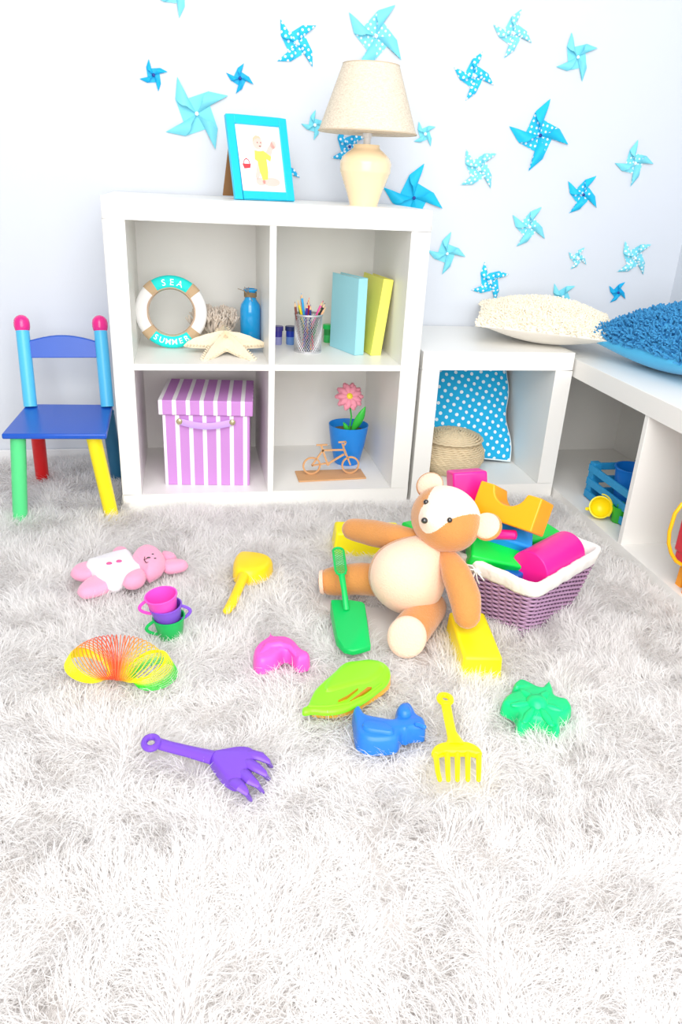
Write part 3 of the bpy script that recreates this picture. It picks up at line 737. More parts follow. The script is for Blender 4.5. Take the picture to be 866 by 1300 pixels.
# ------------------------------------------------------------------ shaggy cushions on top
def tuft_mb(f, n, length, rad, seed, fx=1.0, edge=.0, lean=.5):
    rng = random.Random(seed); m = MB()
    for i in range(n):
        s_ = rng.uniform(-.985, .985); t_ = rng.uniform(-.985, .985)
        x, y, h = f(s_, t_); e = .03
        x2, _, h2 = f(min(.999, s_+e), t_); _, y2, h3 = f(s_, min(.999, t_+e))
        nrm = Vector((-(h2-h)/max(1e-5, abs(x2-x)), -(h3-h)/max(1e-5, abs(y2-y)), 1)).normalized()
        d = (nrm+Vector((rng.gauss(0, lean), rng.gauss(0, lean), rng.gauss(0, lean*.3)))).normalized()
        p = Vector((x*fx, y, h-.002)); L_ = length*rng.uniform(.7, 1.15)
        bend = Vector((rng.gauss(0, .45), rng.gauss(0, .45), -.25))
        pts = [p, p+d*L_*.5, p+(d+bend*.6).normalized()*L_*.55+d*L_*.4]
        m.tube(pts, [rad*.9, rad, rad*.8], 5)
    return m
M_CC = mat('cream_cotton', srgb(244, 238, 226), .9, sheen=.3); M_CT = mat('cream_tufts', srgb(252, 242, 222), .85)
t = thing('shaggy_cushion', 'cream cushion with short looped tufts on top of the cube shelf', 'cushion', (1.222, .180, .497), rot=(R_(3), R_(2), R_(-22)), group='shaggy cushions')
m, f = pillow_mb(.182, .060, 28, fx=1.10, ex=.85); m.build('cover', M_CC, t, angle=80)
o = tuft_mb(f, 4600, .012, .0026, 3, fx=1.10).build('tufts', M_CT, t, angle=70); o['kind'] = 'stuff'
M_BC = mat('blue_cotton', srgb(80, 188, 236), .85, sheen=.2); M_BT = mat('blue_tufts', srgb(60, 146, 198), .85)
t = thing('shaggy_cushion', 'blue cushion with long shaggy tufts on top of the low right-hand shelf', 'cushion', (1.520, -.105, .496), rot=(R_(1), R_(-6), R_(14)), group='shaggy cushions')
m, f = pillow_mb(.208, .076, 28, ex=.68); m.build('cover', M_BC, t, angle=80)
o = tuft_mb(f, 3600, .026, .0030, 5, lean=.6).build('tufts', M_BT, t, angle=70); o['kind'] = 'stuff'

# ------------------------------------------------------------------ things in the low shelf
ZB = .0325
t = thing('slatted_crate', 'small turquoise slatted wooden crate in the low shelf', 'crate', (1.316, -.072, ZB))
M_CR = wood_mat('crate_blue', srgb(26, 140, 200), srgb(44, 164, 222), 20)
cw, cd, ch = .16, .27, .110     # x extent, y extent (towards the viewer)
for sx in (0, 1):
    for sy in (0, 1): MB().box((sx*(cw-.02)+.01, -sy*(cd-.022)-.011+.011, ch/2), (.024, .026, ch)).build('corner_post', M_CR, t, bevel=.001)
for z in (.014, .052, .092):
    for sx in (0, 1): MB().box((sx*(cw+.006)-.003, -cd/2+.011, z), (.006, cd, .021)).build('slat', M_CR, t, bevel=.001)
    for sy in (0, 1): MB().box((cw/2, -sy*cd+.011+(.003 if sy == 0 else -.003), z), (cw, .006, .021)).build('slat', M_CR, t, bevel=.001)
MB().box((cw/2, -cd/2+.011, .004), (cw-.002, cd-.004, .005)).build('bottom_board', M_CR, t)
def bucket(name, label, cat, loc, r0, r1, h, mm, rot=(0, 0, 0), handle=None, rimw=.003, th=.0018):
    t = thing(name, label, cat, loc, rot=rot)
    MB().lathe([(0, 0), (r0, 0), (r1, h), (r1+rimw, h), (r1+rimw, h+.003), (r1-th, h+.003), (r0-th, th), (0, th)], 36).build('body', mm, t, angle=50)
    if handle:
        MB().tube([((r1+rimw)*math.cos(PI*k/16), -handle*math.sin(PI*k/16), h-.002-handle*.2*math.sin(PI*k/16)) for k in range(17)], .0016, 6).build('handle', mm, t)
    return t
bucket('toy_bucket', 'blue toy bucket standing inside the turquoise crate', 'bucket', (1.395, -.150, ZB+.009), .037, .049, .110, plastic('bucket_blue', 22, 128, 226))
p = gr(761, 650, ZB+.02)
t = thing('sand_cup', 'small yellow plastic pot tipped on its side before the turquoise crate', 'toy pot', (p.x+.004, p.y+.010, ZB+.0285), rot=(R_(62), R_(0), R_(-20)))
M_Y = plastic('toy_yellow', 252, 228, 20)
MB().lathe([(0, -.022), (.012, -.021), (.022, -.012), (.0275, .004), (.029, .012), (.031, .012), (.031, .014), (.0275, .014), (.026, .004), (.02, -.01), (0, -.019)], 32).build('body', M_Y, t, angle=60)
MB().tube([(.030*math.cos(R_(-40+130*k/12)), .036*math.sin(R_(-40+130*k/12)), .014+.004*math.sin(PI*k/12)) for k in range(13)], .0018, 6).build('handle', M_Y, t)
MB().tube([(-.026, -.006, .0), (-.036, -.008, .012)], [.006, .0045], 10).build('spout', M_Y, t)
p = gr(783, 662, ZB)
t = thing('toy_cup', 'small green plastic cup beside the yellow pot, partly behind the shelf divider', 'toy cup', (p.x+.004, p.y, ZB))
M_G2 = plastic('toy_leaf_green', 50, 182, 46)
MB().lathe([(0, 0), (.018, 0), (.0205, .002), (.0215, .042), (.0235, .0425), (.0235, .045), (.0195, .045), (.0185, .01), (0, .008)], 28).build('body', M_G2, t, angle=50)
MB().ell((0, 0, .047), (.012, .010, .012)).build('knob', M_G2, t)
# toy at the right edge
p = Vector((1.33, -.62, ZB))
t = thing('toy_truck', 'red and orange plastic toy with a yellow loop handle at the photo\'s right edge', 'toy', p)
M_O = plastic('toy_orange', 252, 160, 20); M_R = plastic('toy_red', 214, 44, 60)
a = [at(866, 640, -.62), at(857, 652, -.62), at(850, 675, -.62), at(849, 690, -.62), at(852, 702, -.62), at(858, 712, -.62), at(864, 716, -.62), at(873, 719, -.62)]
MB().tube([q-p for q in a], .0042, 10, round_ends=True).build('loop_handle', plastic('toy_amber', 252, 190, 20), t)
ctr = at(884, 680, -.62)-p; low = at(876, 732, -.62)-p
MB().box((ctr.x+.008, .0, ctr.z), (.058, .07, .10)).box((ctr.x+.005, 0, ctr.z-.055), (.048, .06, .03)).build('body', M_R, t, bevel=.006)
MB().ell((ctr.x-.012, -.005, ctr.z+.050), (.018, .018, .012)).build('cap', M_R, t)
for dx, dy, cc in ((-.0, -.012, M_O), (.03, -.012, M_O), (.012, .03, M_O)):
    MB().box((low.x-.005+dx, dy, .020), (.018, .022, .052), taper=.9).build('foot', cc, t, bevel=.003)
MB().box((low.x+.012, -.032, .010), (.035, .02, .022)).build('front_block', M_Y, t, bevel=.003)

# ------------------------------------------------------------------ wicker basket with building blocks
e1 = Vector((.831, .556)); e2 = Vector((-.556, .831)); near = Vector((.823, -.745))
t = thing('wicker_basket', 'purple wicker basket with white cloth liner full of building blocks', 'basket', (.878, -.600, .0), math.atan2(e1.y, e1.x))
TX, TY, BXX, BYY, HB = .256/2, .200/2, .200/2, .155/2, .150
def rr_pt(hx, hy, rc, s_):
    """point and outward normal on a rounded rectangle, s in 0..1"""
    per = [2*(hx-rc), PI/2*rc, 2*(hy-rc), PI/2*rc]*2; per = [2*(hx-rc), PI/2*rc, 2*(hy-rc), PI/2*rc, 2*(hx-rc), PI/2*rc, 2*(hy-rc), PI/2*rc]
    L_ = sum(per)*s_; cs = [(hx-rc, -(hy-rc), -90), (hx-rc, hy-rc, 0), (-(hx-rc), hy-rc, 90), (-(hx-rc), -(hy-rc), 180)]
    st = [((-(hx-rc), -hy), (1, 0)), ((hx, -(hy-rc)), (0, 1)), ((hx-rc, hy), (-1, 0)), ((-hx, hy-rc), (0, -1))]
    for k in range(4):
        if L_ < per[2*k]: (x, y), (dx, dy) = st[k]; return Vector((x+dx*L_, y+dy*L_)), Vector((dy, -dx))
        L_ -= per[2*k]
        if L_ < per[2*k+1]:
            a = R_(cs[k][2])+L_/rc; return Vector((cs[k][0]+rc*math.cos(a), cs[k][1]+rc*math.sin(a))), Vector((math.cos(a), math.sin(a)))
        L_ -= per[2*k+1]
    return Vector((-(hx-rc), -hy)), Vector((0, -1))
M_WK = mat('purple_wicker', srgb(180, 142, 175), .6, vary=.2); M_WD = mat('purple_wicker_gap_shade', srgb(96, 70, 96), .9)
m = MB(); gap_shade_core = MB(); ROWS = 24; N = 192; STK = 48
for i in range(ROWS):
    s_ = i/(ROWS-1); hx = BXX+(TX-BXX)*s_; hy = BYY+(TY-BYY)*s_; z = .006+(HB-.026)*s_; pts = []
    for k in range(N):
        p, nn = rr_pt(hx, hy, .018, k/N); q = p+nn*(0.0034*math.sin(2*PI*k/N*STK/2+PI*i)); pts.append((q.x, q.y, z))
    m.tube(pts, .0028, 5, closed=True, flat=1.0, up=(0, 0, 1))
m.build('woven_body', M_WK, t, angle=80)
rows = []
for s_ in (0, 1):
    hx = BXX+(TX-BXX)*s_-.002; hy = BYY+(TY-BYY)*s_-.002
    rows.append([(*rr_pt(hx, hy, .018, k/96)[0], .004+(HB-.018)*s_) for k in range(96)])
gap_shade_core.add(rows[0]+rows[1], [(k, (k+1) % 96, 96+(k+1) % 96, 96+k) for k in range(96)]+[list(range(96))]); gap_shade_core.build('gap_shade_core', M_WD, t, solid=.002)  # dark shell behind the weave; shade of the gaps put into its colour
M_LIN = mat('liner_cloth', (.90, .87, .83), .9, bump=(120, .5))
def band(m, prof, wob=.0):
    n = 128; rows = []
    for ox, z in prof:
        row = []
        for k in range(n):
            s0 = (z-.0)/HB; hx = BXX+(TX-BXX)*min(1.05, s0); hy = BYY+(TY-BYY)*min(1.05, s0)
            p, nn = rr_pt(hx, hy, .018, k/n); q = p+nn*(ox+wob*math.sin(k*.9)+wob*.7*math.sin(k*2.3)); row.append((q.x, q.y, z+wob*.8*math.sin(k*.6+1)))
        rows += row
    m.add(rows, [(j*n+k, j*n+(k+1) % n, (j+1)*n+(k+1) % n, (j+1)*n+k) for j in range(len(prof)-1) for k in range(n)])
m = MB(); band(m, [(.0078, HB-.030), (.0100, HB-.025), (.0105, HB-.006), (.0085, HB+.002), (.002, HB+.004), (-.003, HB+.001), (-.006, HB-.02), (-.006, .02)], .0008)
m.build('liner', M_LIN, t, solid=.0012, angle=70)
# bow on the left (-e1) side near the front corner
m = MB(); bc = Vector((-TX-.006, -.052, HB-.020))
wpt = at(589, 719, -.625); Rz = Matrix.Rotation(-math.atan2(e1.y, e1.x), 4, 'Z'); bc = Rz @ (wpt-Vector((.878, -.6, 0)))
bc = Vector((-TX-.003, -.030, HB-.022)); 
best_ = None
for k_ in range(60):
    yy_ = -.75+.003*k_; q_ = at(604, 724, yy_)-Vector((.878, -.6, 0)); ql = Rz @ q_
    if best_ is None or abs(ql.x+TX+.012) < best_[0]: best_ = (abs(ql.x+TX+.012), ql)
bc = best_[1]
ctrb = bc
def L2(dx, dy, dz): return ctrb+(Rz.to_3x3() @ Vector((dx, dy, dz)))
m.tube([L2(0, 0, 0), L2(-.012, -.004, .014), L2(-.024, -.006, .018), L2(-.020, -.006, .008), L2(0, 0, 0)], .0022, 6, flat=.7)
m.tube([L2(0, 0, 0), L2(.012, -.006, -.004), L2(.026, -.008, -.016), L2(.018, -.008, -.020), L2(0, 0, 0)], .0022, 6, flat=.7)
m.tube([L2(0, 0, 0), L2(-.006, -.004, -.018), L2(-.002, -.004, -.034)], .0018, 6, flat=.6); m.tube([L2(0, 0, 0), L2(.004, -.004, -.02), L2(.010, -.004, -.03)], .0018, 6, flat=.6)
m.ell(L2(0, -.002, 0), (.005, .004, .005)); m.build('bow', mat('white_ribbon', (.92, .92, .92), .6), t)
# drawn-in cloth around contents, just below the blocks
keep_poly([Vector((.878, -.6))+e1*(sx*(BXX+.01))+e2*(sy*(BYY+.01)) for sx, sy in ((-1, -1), (1, -1), (1, 1), (-1, 1))])
def block(nm, label, cat, loc, rot, mb, mm, bevel=.005, group='building blocks in the basket'):
    o = mb.build(nm, mm, None, bevel=bevel, seg=3, angle=40); o.location = loc; o.rotation_euler = rot
    tag(o, label, cat, group); return o
M_PK = plastic('block_pink', 248, 30, 150); M_OR = plastic('block_orange', 255, 170, 20); M_BL = plastic('block_blue', 30, 150, 240); M_GN = plastic('block_green', 0, 216, 72)
# bridge block
a, bb2 = .07, .035
out = [(-a, -bb2), (a, -bb2), (a, bb2), (.038, bb2)]+[(.036*math.cos(PI*k/14), bb2-.034*math.sin(PI*k/14)) for k in range(1, 14)]+[(-.038, bb2), (-a, bb2)]
bm_ = MB(); bm_.puff(out, [(0, -.035), (0, .035)], Matrix(((1, 0, 0, 0), (0, 0, -1, 0), (0, 1, 0, 0), (0, 0, 0, 1))), smooth=False)
block('bridge_block', 'orange bridge-shaped toy block with a half-round notch on top of the basket', 'toy block', (.8300, -.5970, .2440), (-.474, -.013, -.899), bm_, M_OR, .003)
block('cube_block', 'pink toy block sticking up at the back of the pile behind the teddy head', 'toy block', (.772, -.490, .232), (R_(-14), R_(-4), R_(-4)), MB().box((0, 0, 0), (.076, .06, .108)), M_PK)
# cylinder: ends
cyl = MB().tube([(-.072, 0, 0), (.072, 0, 0)], .043, 40)
p0 = Vector((.8495, -.6800, .140)); p1 = Vector((.966, -.6060, .143)); dv = (p1-p0)
block('cylinder_block', 'big pink cylinder-shaped toy block lying in the front of the basket', 'toy block', (p0+p1)/2+Vector((0, 0, .002)), (0, -math.asin(dv.z/dv.length), math.atan2(dv.y, dv.x)), cyl, M_PK, .002)
block('brick_block', 'green flat toy block beside the pink cylinder, nearest the teddy', 'toy block', (.797, -.628, .152), (R_(28), R_(12), R_(-8)), MB().box((0, 0, 0), (.125, .058, .034)), M_GN)
block('brick_block', 'blue flat toy block between the green block and the orange bridge', 'toy block', (.822, -.602, .188), (R_(26), R_(16), R_(-14)), MB().box((0, 0, 0), (.110, .058, .034)), M_BL)
block('brick_block', 'green toy block mostly hidden behind the pink cylinder', 'toy block', (.915, -.555, .152), (R_(5), R_(4), R_(20)), MB().box((0, 0, 0), (.12, .06, .034)), M_GN)
block('brick_block', 'dark blue toy block low in the basket under the green one', 'toy block', (.850, -.612, .108), (0, 0, R_(33)), MB().box((0, 0, 0), (.12, .09, .05)), plastic('block_navy', 20, 96, 190))
block('cone_block', 'small magenta toy peg lying on the blue block behind the teddy ear', 'toy block', (.802, -.625, .199), (R_(10), R_(80), R_(-20)), MB().lathe([(0, -.035), (.011, -.035), (.010, .03), (0, .033)], 24), plastic('block_magenta', 235, 20, 140), .003)
block('brick_block', 'magenta toy block wedged between the pink block and the orange bridge', 'toy block', (.783, -.545, .190), (R_(10), R_(25), R_(-20)), MB().box((0, 0, 0), (.09, .04, .03)), plastic('block_magenta', 235, 20, 140))

# loose yellow blocks
M_YB = plastic('block_yellow', 255, 238, 20, .4)
ya = math.atan2(-.0075, .077)
block('brick_block', 'yellow toy block on the rug under the teddy paw, beside the wicker basket', 'toy block', (.7085, -.7705, .028), (0, 0, math.atan2(.026, .172)*-1+0), MB().box((0, 0, 0), (.0775, .172, .066), taper=.93), M_YB, .006, 'yellow blocks on the rug')
keep_poly([(.6530, -.855), (.7330, -.862), (.763, -.688), (.684, -.682)], .01)
block('brick_block', 'yellow toy block on the rug behind the teddy arm stretched out towards the bookcase', 'toy block', (.604, -.290, .034), (0, 0, R_(-7)), MB().box((0, 0, 0), (.170, .076, .066), taper=.93), M_YB, .006, 'yellow blocks on the rug')
keep_poly([(.52, -.325), (.685, -.35), (.69, -.25), (.525, -.23)], .0)
block('brick_block', 'bright green toy block on the rug just showing behind the teddy head', 'toy block', (.762, -.290, .040), (0, 0, R_(20)), MB().box((0, 0, 0), (.12, .07, .066)), M_GN, .006, 'loose toy blocks on the rug')

# ------------------------------------------------------------------ teddy bear
TB = Vector((.62, -.63, .0))
t = thing('teddy_bear', 'light brown plush teddy bear with cream belly sprawled against the wicker basket', 'teddy bear', TB)
M_TAN = mat('plush_tan', srgb(216, 148, 82), .9, .2, sheen=.6, bump=(320, 1.0), vary=.14); M_CRM = mat('plush_cream', srgb(250, 212, 186), .9, .2, sheen=.5, bump=(320, .9)); M_FACE = mat('plush_offwhite', srgb(252, 228, 208), .9, .2, sheen=.5, bump=(320, .8))
M_EYE = mat('bead_black', (.012, .01, .01), .08, .7, coat=.8)
HF = Vector((-.506, -.616, .598)).normalized(); HU = Vector((.643, .196, .743)).normalized(); HS = HU.cross(-HF).normalized()   # HS: towards the bear's left ear
HS = Vector((.572, -.756, -.287)).normalized()
HC = at(566, 659, -.615)-TB
# body: pear from the seat to the neck
bc0 = at(514, 738, -.630)-TB; nk = at(553, 690, -.615)-TB
m = MB(); ax = (nk-bc0).normalized()
side = ax.cross(Vector((0, -1, 0))).normalized(); fr = ax.cross(side).normalized()
LB = (nk-bc0).length; prof = [(-.060, .006), (-.056, .028), (-.045, .049), (-.028, .064), (-.005, .074), (.018, .0745), (.040, .067), (.060, .054), (.078, .042), (.092, .030), (.098, .01)]
Mb = Matrix((side, fr, ax)).transposed().to_4x4(); Mb.translation = bc0
prof = [(z*1.08, r*1.08) for z, r in prof]
MB().lathe([(r, z) for z, r in prof], 36, Mb, sx=1.03, sy=.86).build('body', M_CRM, t, angle=180, subd=1)
m = MB(); m.lathe([(r*1.0, z) for z, r in prof], 36, Mb @ Matrix.Translation((0, .010 if fr.y > 0 else -.010, -.001)), sx=1.0, sy=.88); m.build('back', M_TAN, t, angle=180, subd=1)
# head
HM = Matrix((HS, HU, HF)).transposed()
def headfn(p):
    q = p.copy()
    s_ = max(0, q.z/.066)                      # forward
    w_ = math.exp(-((q.x/.030)**2+((q.y+.024)/.026)**2))*s_
    q.z += .022*w_; q.y -= .004*w_
    return q
m = MB(); m.ell(HC, (.073, .066, .066), HM, 180, 110, headfn)
hd = m.build('head', [M_TAN, M_FACE], t, angle=180)
for p in hd.data.polygons:
    c_ = HM.transposed() @ (p.center-HC)
    yy = c_.y; wdt = .031+.50*yy if yy > 0 else .031*math.sqrt(max(0, 1-(yy/.050)**2))
    if c_.z > -.026 and abs(c_.x) < wdt: p.material_index = 1
def onhead(sx, uy, extra=0):
    z = .066*math.sqrt(max(0, 1-(sx/.073)**2-(uy/.066)**2)); q = headfn(Vector((sx, uy, z))); q.z += extra
    return HC+HM @ q
for sx, uy in ((-.030, -.001), (.031, -.002)):
    MB().ell(onhead(sx, uy, .001), (.0055,)*3, nu=14, nv=10).build('eye', M_EYE, t)
MB().ell(onhead(-.002, -.030, .003), (.0068, .0062, .0062), nu=14, nv=10).build('nose', M_EYE, t)
for s_ in (-1, 1):
    ec = HC+HS*(s_*.076)+HU*(.037)+HF*(-.006)
    EM = Matrix(((HS*.95+HU*.3*s_).normalized(), HU, HF)).transposed()
    MB().ell(ec, (.029, .029, .011), HM, 26, 14).build('ear', M_TAN, t, angle=180)
    MB().ell(ec+HF*.004-HS*(.002*s_), (.027, .027, .0105), HM, 26, 14).build('inner_ear', M_CRM, t, angle=180)
def limb(nm, pts, rad, flat=1, mm=M_TAN):
    P = [Vector(q) for q in pts]; n = 18; out = []; ro = []
    for i in range(n+1):
        s_ = i/n*(len(P)-1); k = min(int(s_), len(P)-2); f_ = s_-k
        p0 = P[max(k-1, 0)]; p1 = P[k]; p2 = P[k+1]; p3 = P[min(k+2, len(P)-1)]
        out.append(.5*((2*p1)+(p2-p0)*f_+(2*p0-5*p1+4*p2-p3)*f_*f_+(3*p1-p0-3*p2+p3)*f_**3)); ro.append(rad[k]+(rad[k+1]-rad[k])*f_)
    return MB().tube(out, ro, 22, flat=flat, round_ends=True).build(nm, mm, t, angle=180)
# arm on the left of the picture: shoulder -> paw
limb('arm', [at(533, 686, -.60)-TB, at(505, 683, -.56)-TB, at(475, 677, -.51)-TB, at(448, 672, -.47)-TB], [.020, .028, .029, .024])
limb('arm', [at(568, 706, -.650)-TB, at(579, 728, -.692)-TB, at(590, 758, -.735)-TB, at(593, 781, -.760)-TB], [.018, .029, .031, .026])
# legs
limb('leg', [at(492, 738, -.590)-TB, at(460, 735, -.555)-TB, at(432, 737, -.535)-TB, at(422, 738, -.532)-TB], [.034, .035, .033, .031])
kk = at(419, 738.5, -.531)-TB; dd = (kk-(at(445, 737, -.540)-TB)).normalized()
MB().tube([kk+dd*.014, kk+dd*.022], [.028, .024], 24, round_ends=False).build('foot_pad', M_CRM, t, angle=60)
limb('leg', [at(545, 772, -.640)-TB, at(536, 783, -.675)-TB, at(524, 798, -.715)-TB, at(518, 806, -.735)-TB], [.036, .037, .038, .037])
k2 = at(515, 811, -.75)-TB; d2 = (k2-(at(536, 783, -.675)-TB)); 
toC = Vector((-.25, -.92, .35)).normalized()
fm = Matrix.Translation(at(516.5, 808.5, -.755)-TB) @ toC.to_track_quat('Z', 'Y').to_matrix().to_4x4()
MB().lathe([(0, -.004), (.036, -.004), (.0395, .002), (.0375, .009), (.030, .014), (.015, .0165), (0, .017)], 36, fm, sx=.97, sy=1.05).build('foot_pad', M_CRM, t, angle=180)
keep_poly([(.53, -.72), (.61, -.78), (.70, -.62), (.68, -.54), (.56, -.56), (.45, -.50), (.44, -.56), (.52, -.62)], .0)

# ------------------------------------------------------------------ shovel
M_SG = plastic('toy_emerald', 0, 192, 92)
def sv(u, v, z): return gr(410+u/8.67, 685+v/8.67, z)
t = thing('toy_shovel', 'green plastic toy shovel with its handle resting on the teddy foot', 'toy shovel', sv(290, 950, .03))
off = t.location
out = [sv(u, v, .034) for u, v in ((85, 765), (150, 757), (215, 758), (290, 758), (350, 768), (425, 785), (455, 812), (480, 950), (525, 1185), (430, 1215), (330, 1235), (235, 1215), (150, 1140), (115, 1000), (80, 800))]
m = MB()
# tray: dished sheet with raised rim at back and sides
P2 = [(p.x, p.y) for p in out]; cx_ = sum(p[0] for p in P2)/len(P2); cy_ = sum(p[1] for p in P2)/len(P2)
m.puff(P2, [(0, .026), (0, .048), (.002, .0515)], smooth=False)
for v in m.v:   # the front edge thins out and sinks into the pile
    q = (v.y-(-.765))/.09; v.z = .020+(v.z-.020)*max(.25, min(1, .35+q))+.004
m.build('blade', M_SG, t, off=off, angle=45)
h0 = sv(262, 775, .054); h1 = sv(235, 560, .086); h2 = sv(208, 395, .104)
MB().tube([h0, h1, h2], [.0068, .0058, .0068], 12, flat=.7, up=(0, 0, 1)).build('handle', M_SG, t, off=off)
g0 = sv(203, 385, .105); g1 = sv(166, 92, .122)
gd = (g1-g0); gl = gd.length; gd.normalize(); gs = gd.cross(Vector((0, 0, 1))).normalized(); gu = gs.cross(gd)
m = MB(); hw = .0112; loop = []
for k in range(24):
    a = PI*k/23; loop.append(g1-gd*hw+gs*(hw*math.cos(a))+gd*(hw*math.sin(a)))
for k in range(10): loop.append(g0+gd*.006-gs*hw+(g1-gd*hw-g0-gd*.006)*(1-(k+1)/11))
loop += [g0-gs*(hw*.5), g0+gs*(hw*.5)]
for k in range(10): loop.append(g0+gd*.006+gs*hw+(g1-gd*hw-g0-gd*.006)*((k+1)/11))
m.tube(loop, .0026, 8, closed=True)
nb = 12
for k in range(-4, nb+4):
    for sg in (1, -1):
        pts = []
        for q in range(9):
            x = -hw+2*hw*q/8; y = gl*(k/nb)+sg*x*1.0
            if 0 <= y <= gl-hw*.2-max(0, abs(x)-hw*.2)*.6: pts.append(g0+gs*x+gd*y)
        if len(pts) > 1: m.tube([pts[0], pts[-1]], .0009, 5)
m.build('grip', M_SG, t, off=off)
keep_poly(P2, .012)

# ------------------------------------------------------------------ traced sand toys
def sandtoy(name, label, cat, pts, ox, oy, sc, z0, z1, mm, prof=None, ins=.006, part='body'):
    P = xy(pts, ox, oy, sc, (z0+z1)/2)
    cx_ = sum(p[0] for p in P)/len(P); cy_ = sum(p[1] for p in P)/len(P)
    t = thing(name, label, cat, (cx_, cy_, z0))
    h = z1-z0
    prof = prof or [(0, z0), (.0005, z0+h*.55), (ins*.25, z0+h*.8), (ins*.6, z0+h*.95), (ins, z1)]
    m = MB(); m.puff(P, prof); o = m.build(part, mm, t, off=t.location, angle=50)
    keep_poly(P, .006)
    return t, P
# duck
M_DB = plastic('toy_royal_blue', 40, 124, 220)
duck = [(58, 170), (56, 135), (75, 108), (110, 100), (145, 112), (165, 145), (180, 190), (300, 210), (430, 235), (480, 235), (478, 160), (500, 90), (570, 60), (640, 75), (680, 130), (700, 195), (785, 225), (795, 300), (780, 335), (640, 340), (600, 370), (560, 350), (525, 420), (490, 455), (330, 470), (215, 465), (105, 420), (80, 330), (70, 230)]
t, P = sandtoy('duck_mould', 'blue plastic duck-shaped sand mould lying on the rug', 'sand mould', duck, 440, 890, 7.873, .018, .050, M_DB, ins=.008)
m = MB(); m.puff(xy([(495, 150), (520, 100), (570, 80), (625, 95), (655, 140), (655, 190), (600, 215), (530, 200)], 440, 885, 7.873, .05), [(0, .047), (.001, .054), (.004, .0585), (.008, .060)]); m.build('head_bump', M_DB, t, off=t.location)
m = MB(); m.puff(xy([(170, 210), (300, 215), (420, 245), (480, 300), (470, 350), (330, 330), (190, 310), (140, 270)], 440, 890, 7.873, .05), [(0, .047), (.001, .053), (.003, .0555), (.006, .056)]); m.build('wing_bump', M_DB, t, off=t.location)
m = MB(); m.tube([*[Vector((*p, .0505)) for p in xy([(700, 235), (740, 245), (775, 262)], 440, 890, 7.873, .05)]], .004, 8, round_ends=True); m.build('beak_ridge', M_DB, t, off=t.location)
# dolphin
M_DP = plastic('toy_pink', 246, 92, 196)
dol = [(300, 1085), (296, 1040), (308, 995), (355, 945), (410, 915), (440, 885), (462, 868), (472, 900), (560, 888), (650, 910), (710, 960), (745, 1015), (800, 1035), (828, 1060), (815, 1100), (750, 1115), (700, 1120), (670, 1080), (640, 1040), (595, 1025), (560, 1045), (530, 1085), (450, 1125), (370, 1140), (320, 1120)]
t, P = sandtoy('dolphin_mould', 'bright pink plastic dolphin-shaped sand mould', 'sand mould', dol, 280, 690, 7.217, .018, .050, M_DP, ins=.009)
m = MB(); m.tube([Vector((*p, z)) for p, z in zip(xy([(360, 1030), (430, 960), (540, 945), (640, 965), (700, 1030)], 280, 688, 7.217, .048), (.044, .047, .048, .047, .044))], [.006, .009, .009, .007, .004], 12, round_ends=True); m.build('back_ridge', M_DP, t, off=t.location)
# yellow scoop
M_YS = plastic('toy_lemon', 255, 214, 24)
head_ = [(110, 215), (125, 155), (160, 122), (210, 112), (300, 118), (400, 133), (465, 162), (488, 195), (465, 235), (430, 275), (350, 310), (270, 325), (190, 320), (135, 295), (112, 262)]
t, P = sandtoy('toy_scoop', 'yellow plastic sand scoop with rounded bowl and short handle', 'sand toy', head_, 280, 690, 7.217, .020, .056, M_YS, ins=.014, part='bowl')
prof = [(0, .02), (0, .036), (.002, .046), (.006, .053), (.012, .058), (.017, .0595)]
hp = [Vector((*p, z)) for p, z in zip(xy([(220, 300), (190, 370), (140, 470), (95, 560), (60, 600)], 280, 690, 7.217, .036), (.042, .040, .036, .034, .032))]
MB().tube(hp, [.0135, .0105, .0105, .0110, .009], 14, flat=.8, up=(0, 0, 1), round_ends=True).build('handle', M_YS, t, off=t.location)
keep_poly(xy([(240, 300), (170, 300), (50, 570), (110, 610)], 280, 690, 7.217), .0)
# green flower mould
flw = [(425, 222), (340, 175), (250, 132), (190, 150), (150, 200), (170, 245), (235, 245), (160, 265), (85, 300), (42, 360), (60, 395), (120, 420), (185, 455), (215, 495), (190, 550), (235, 605), (300, 600), (335, 545), (385, 545), (440, 560), (530, 590), (590, 648), (650, 640), (622, 525), (700, 500), (762, 440), (745, 385), (705, 335), (640, 322), (578, 312), (570, 240), (545, 178), (515, 158), (480, 175), (455, 215)]
M_FG = plastic('toy_mint_green', 6, 214, 128)
t, P = sandtoy('flower_mould', 'green plastic flower-shaped sand mould, farthest right on the rug', 'sand mould', flw, 630, 850, 7.873, .018, .046, M_FG, ins=.008)
m = MB(); cc = gr(630+410/7.873, 850+330/7.873, .046); m.lathe([(0, .0), (.020, .0), (.017, .008), (.011, .013), (0, .0145)], 24, Matrix.Translation((cc.x, cc.y, .043))); m.build('center_dome', M_FG, t, off=t.location, angle=60)
for u, v in ((240, 190), (120, 360), (255, 560), (585, 600), (690, 420), (520, 210)):
    q = gr(630+u/7.873, 850+v/7.873, .046); d = (q-cc); 
    m = MB().tube([cc+d*.25, cc+d*.55, cc+d*.82], [.004, .008, .005], 12, flat=.6, up=(0, 0, 1), round_ends=True); m.build('petal_ridge', M_FG, t, off=t.location)
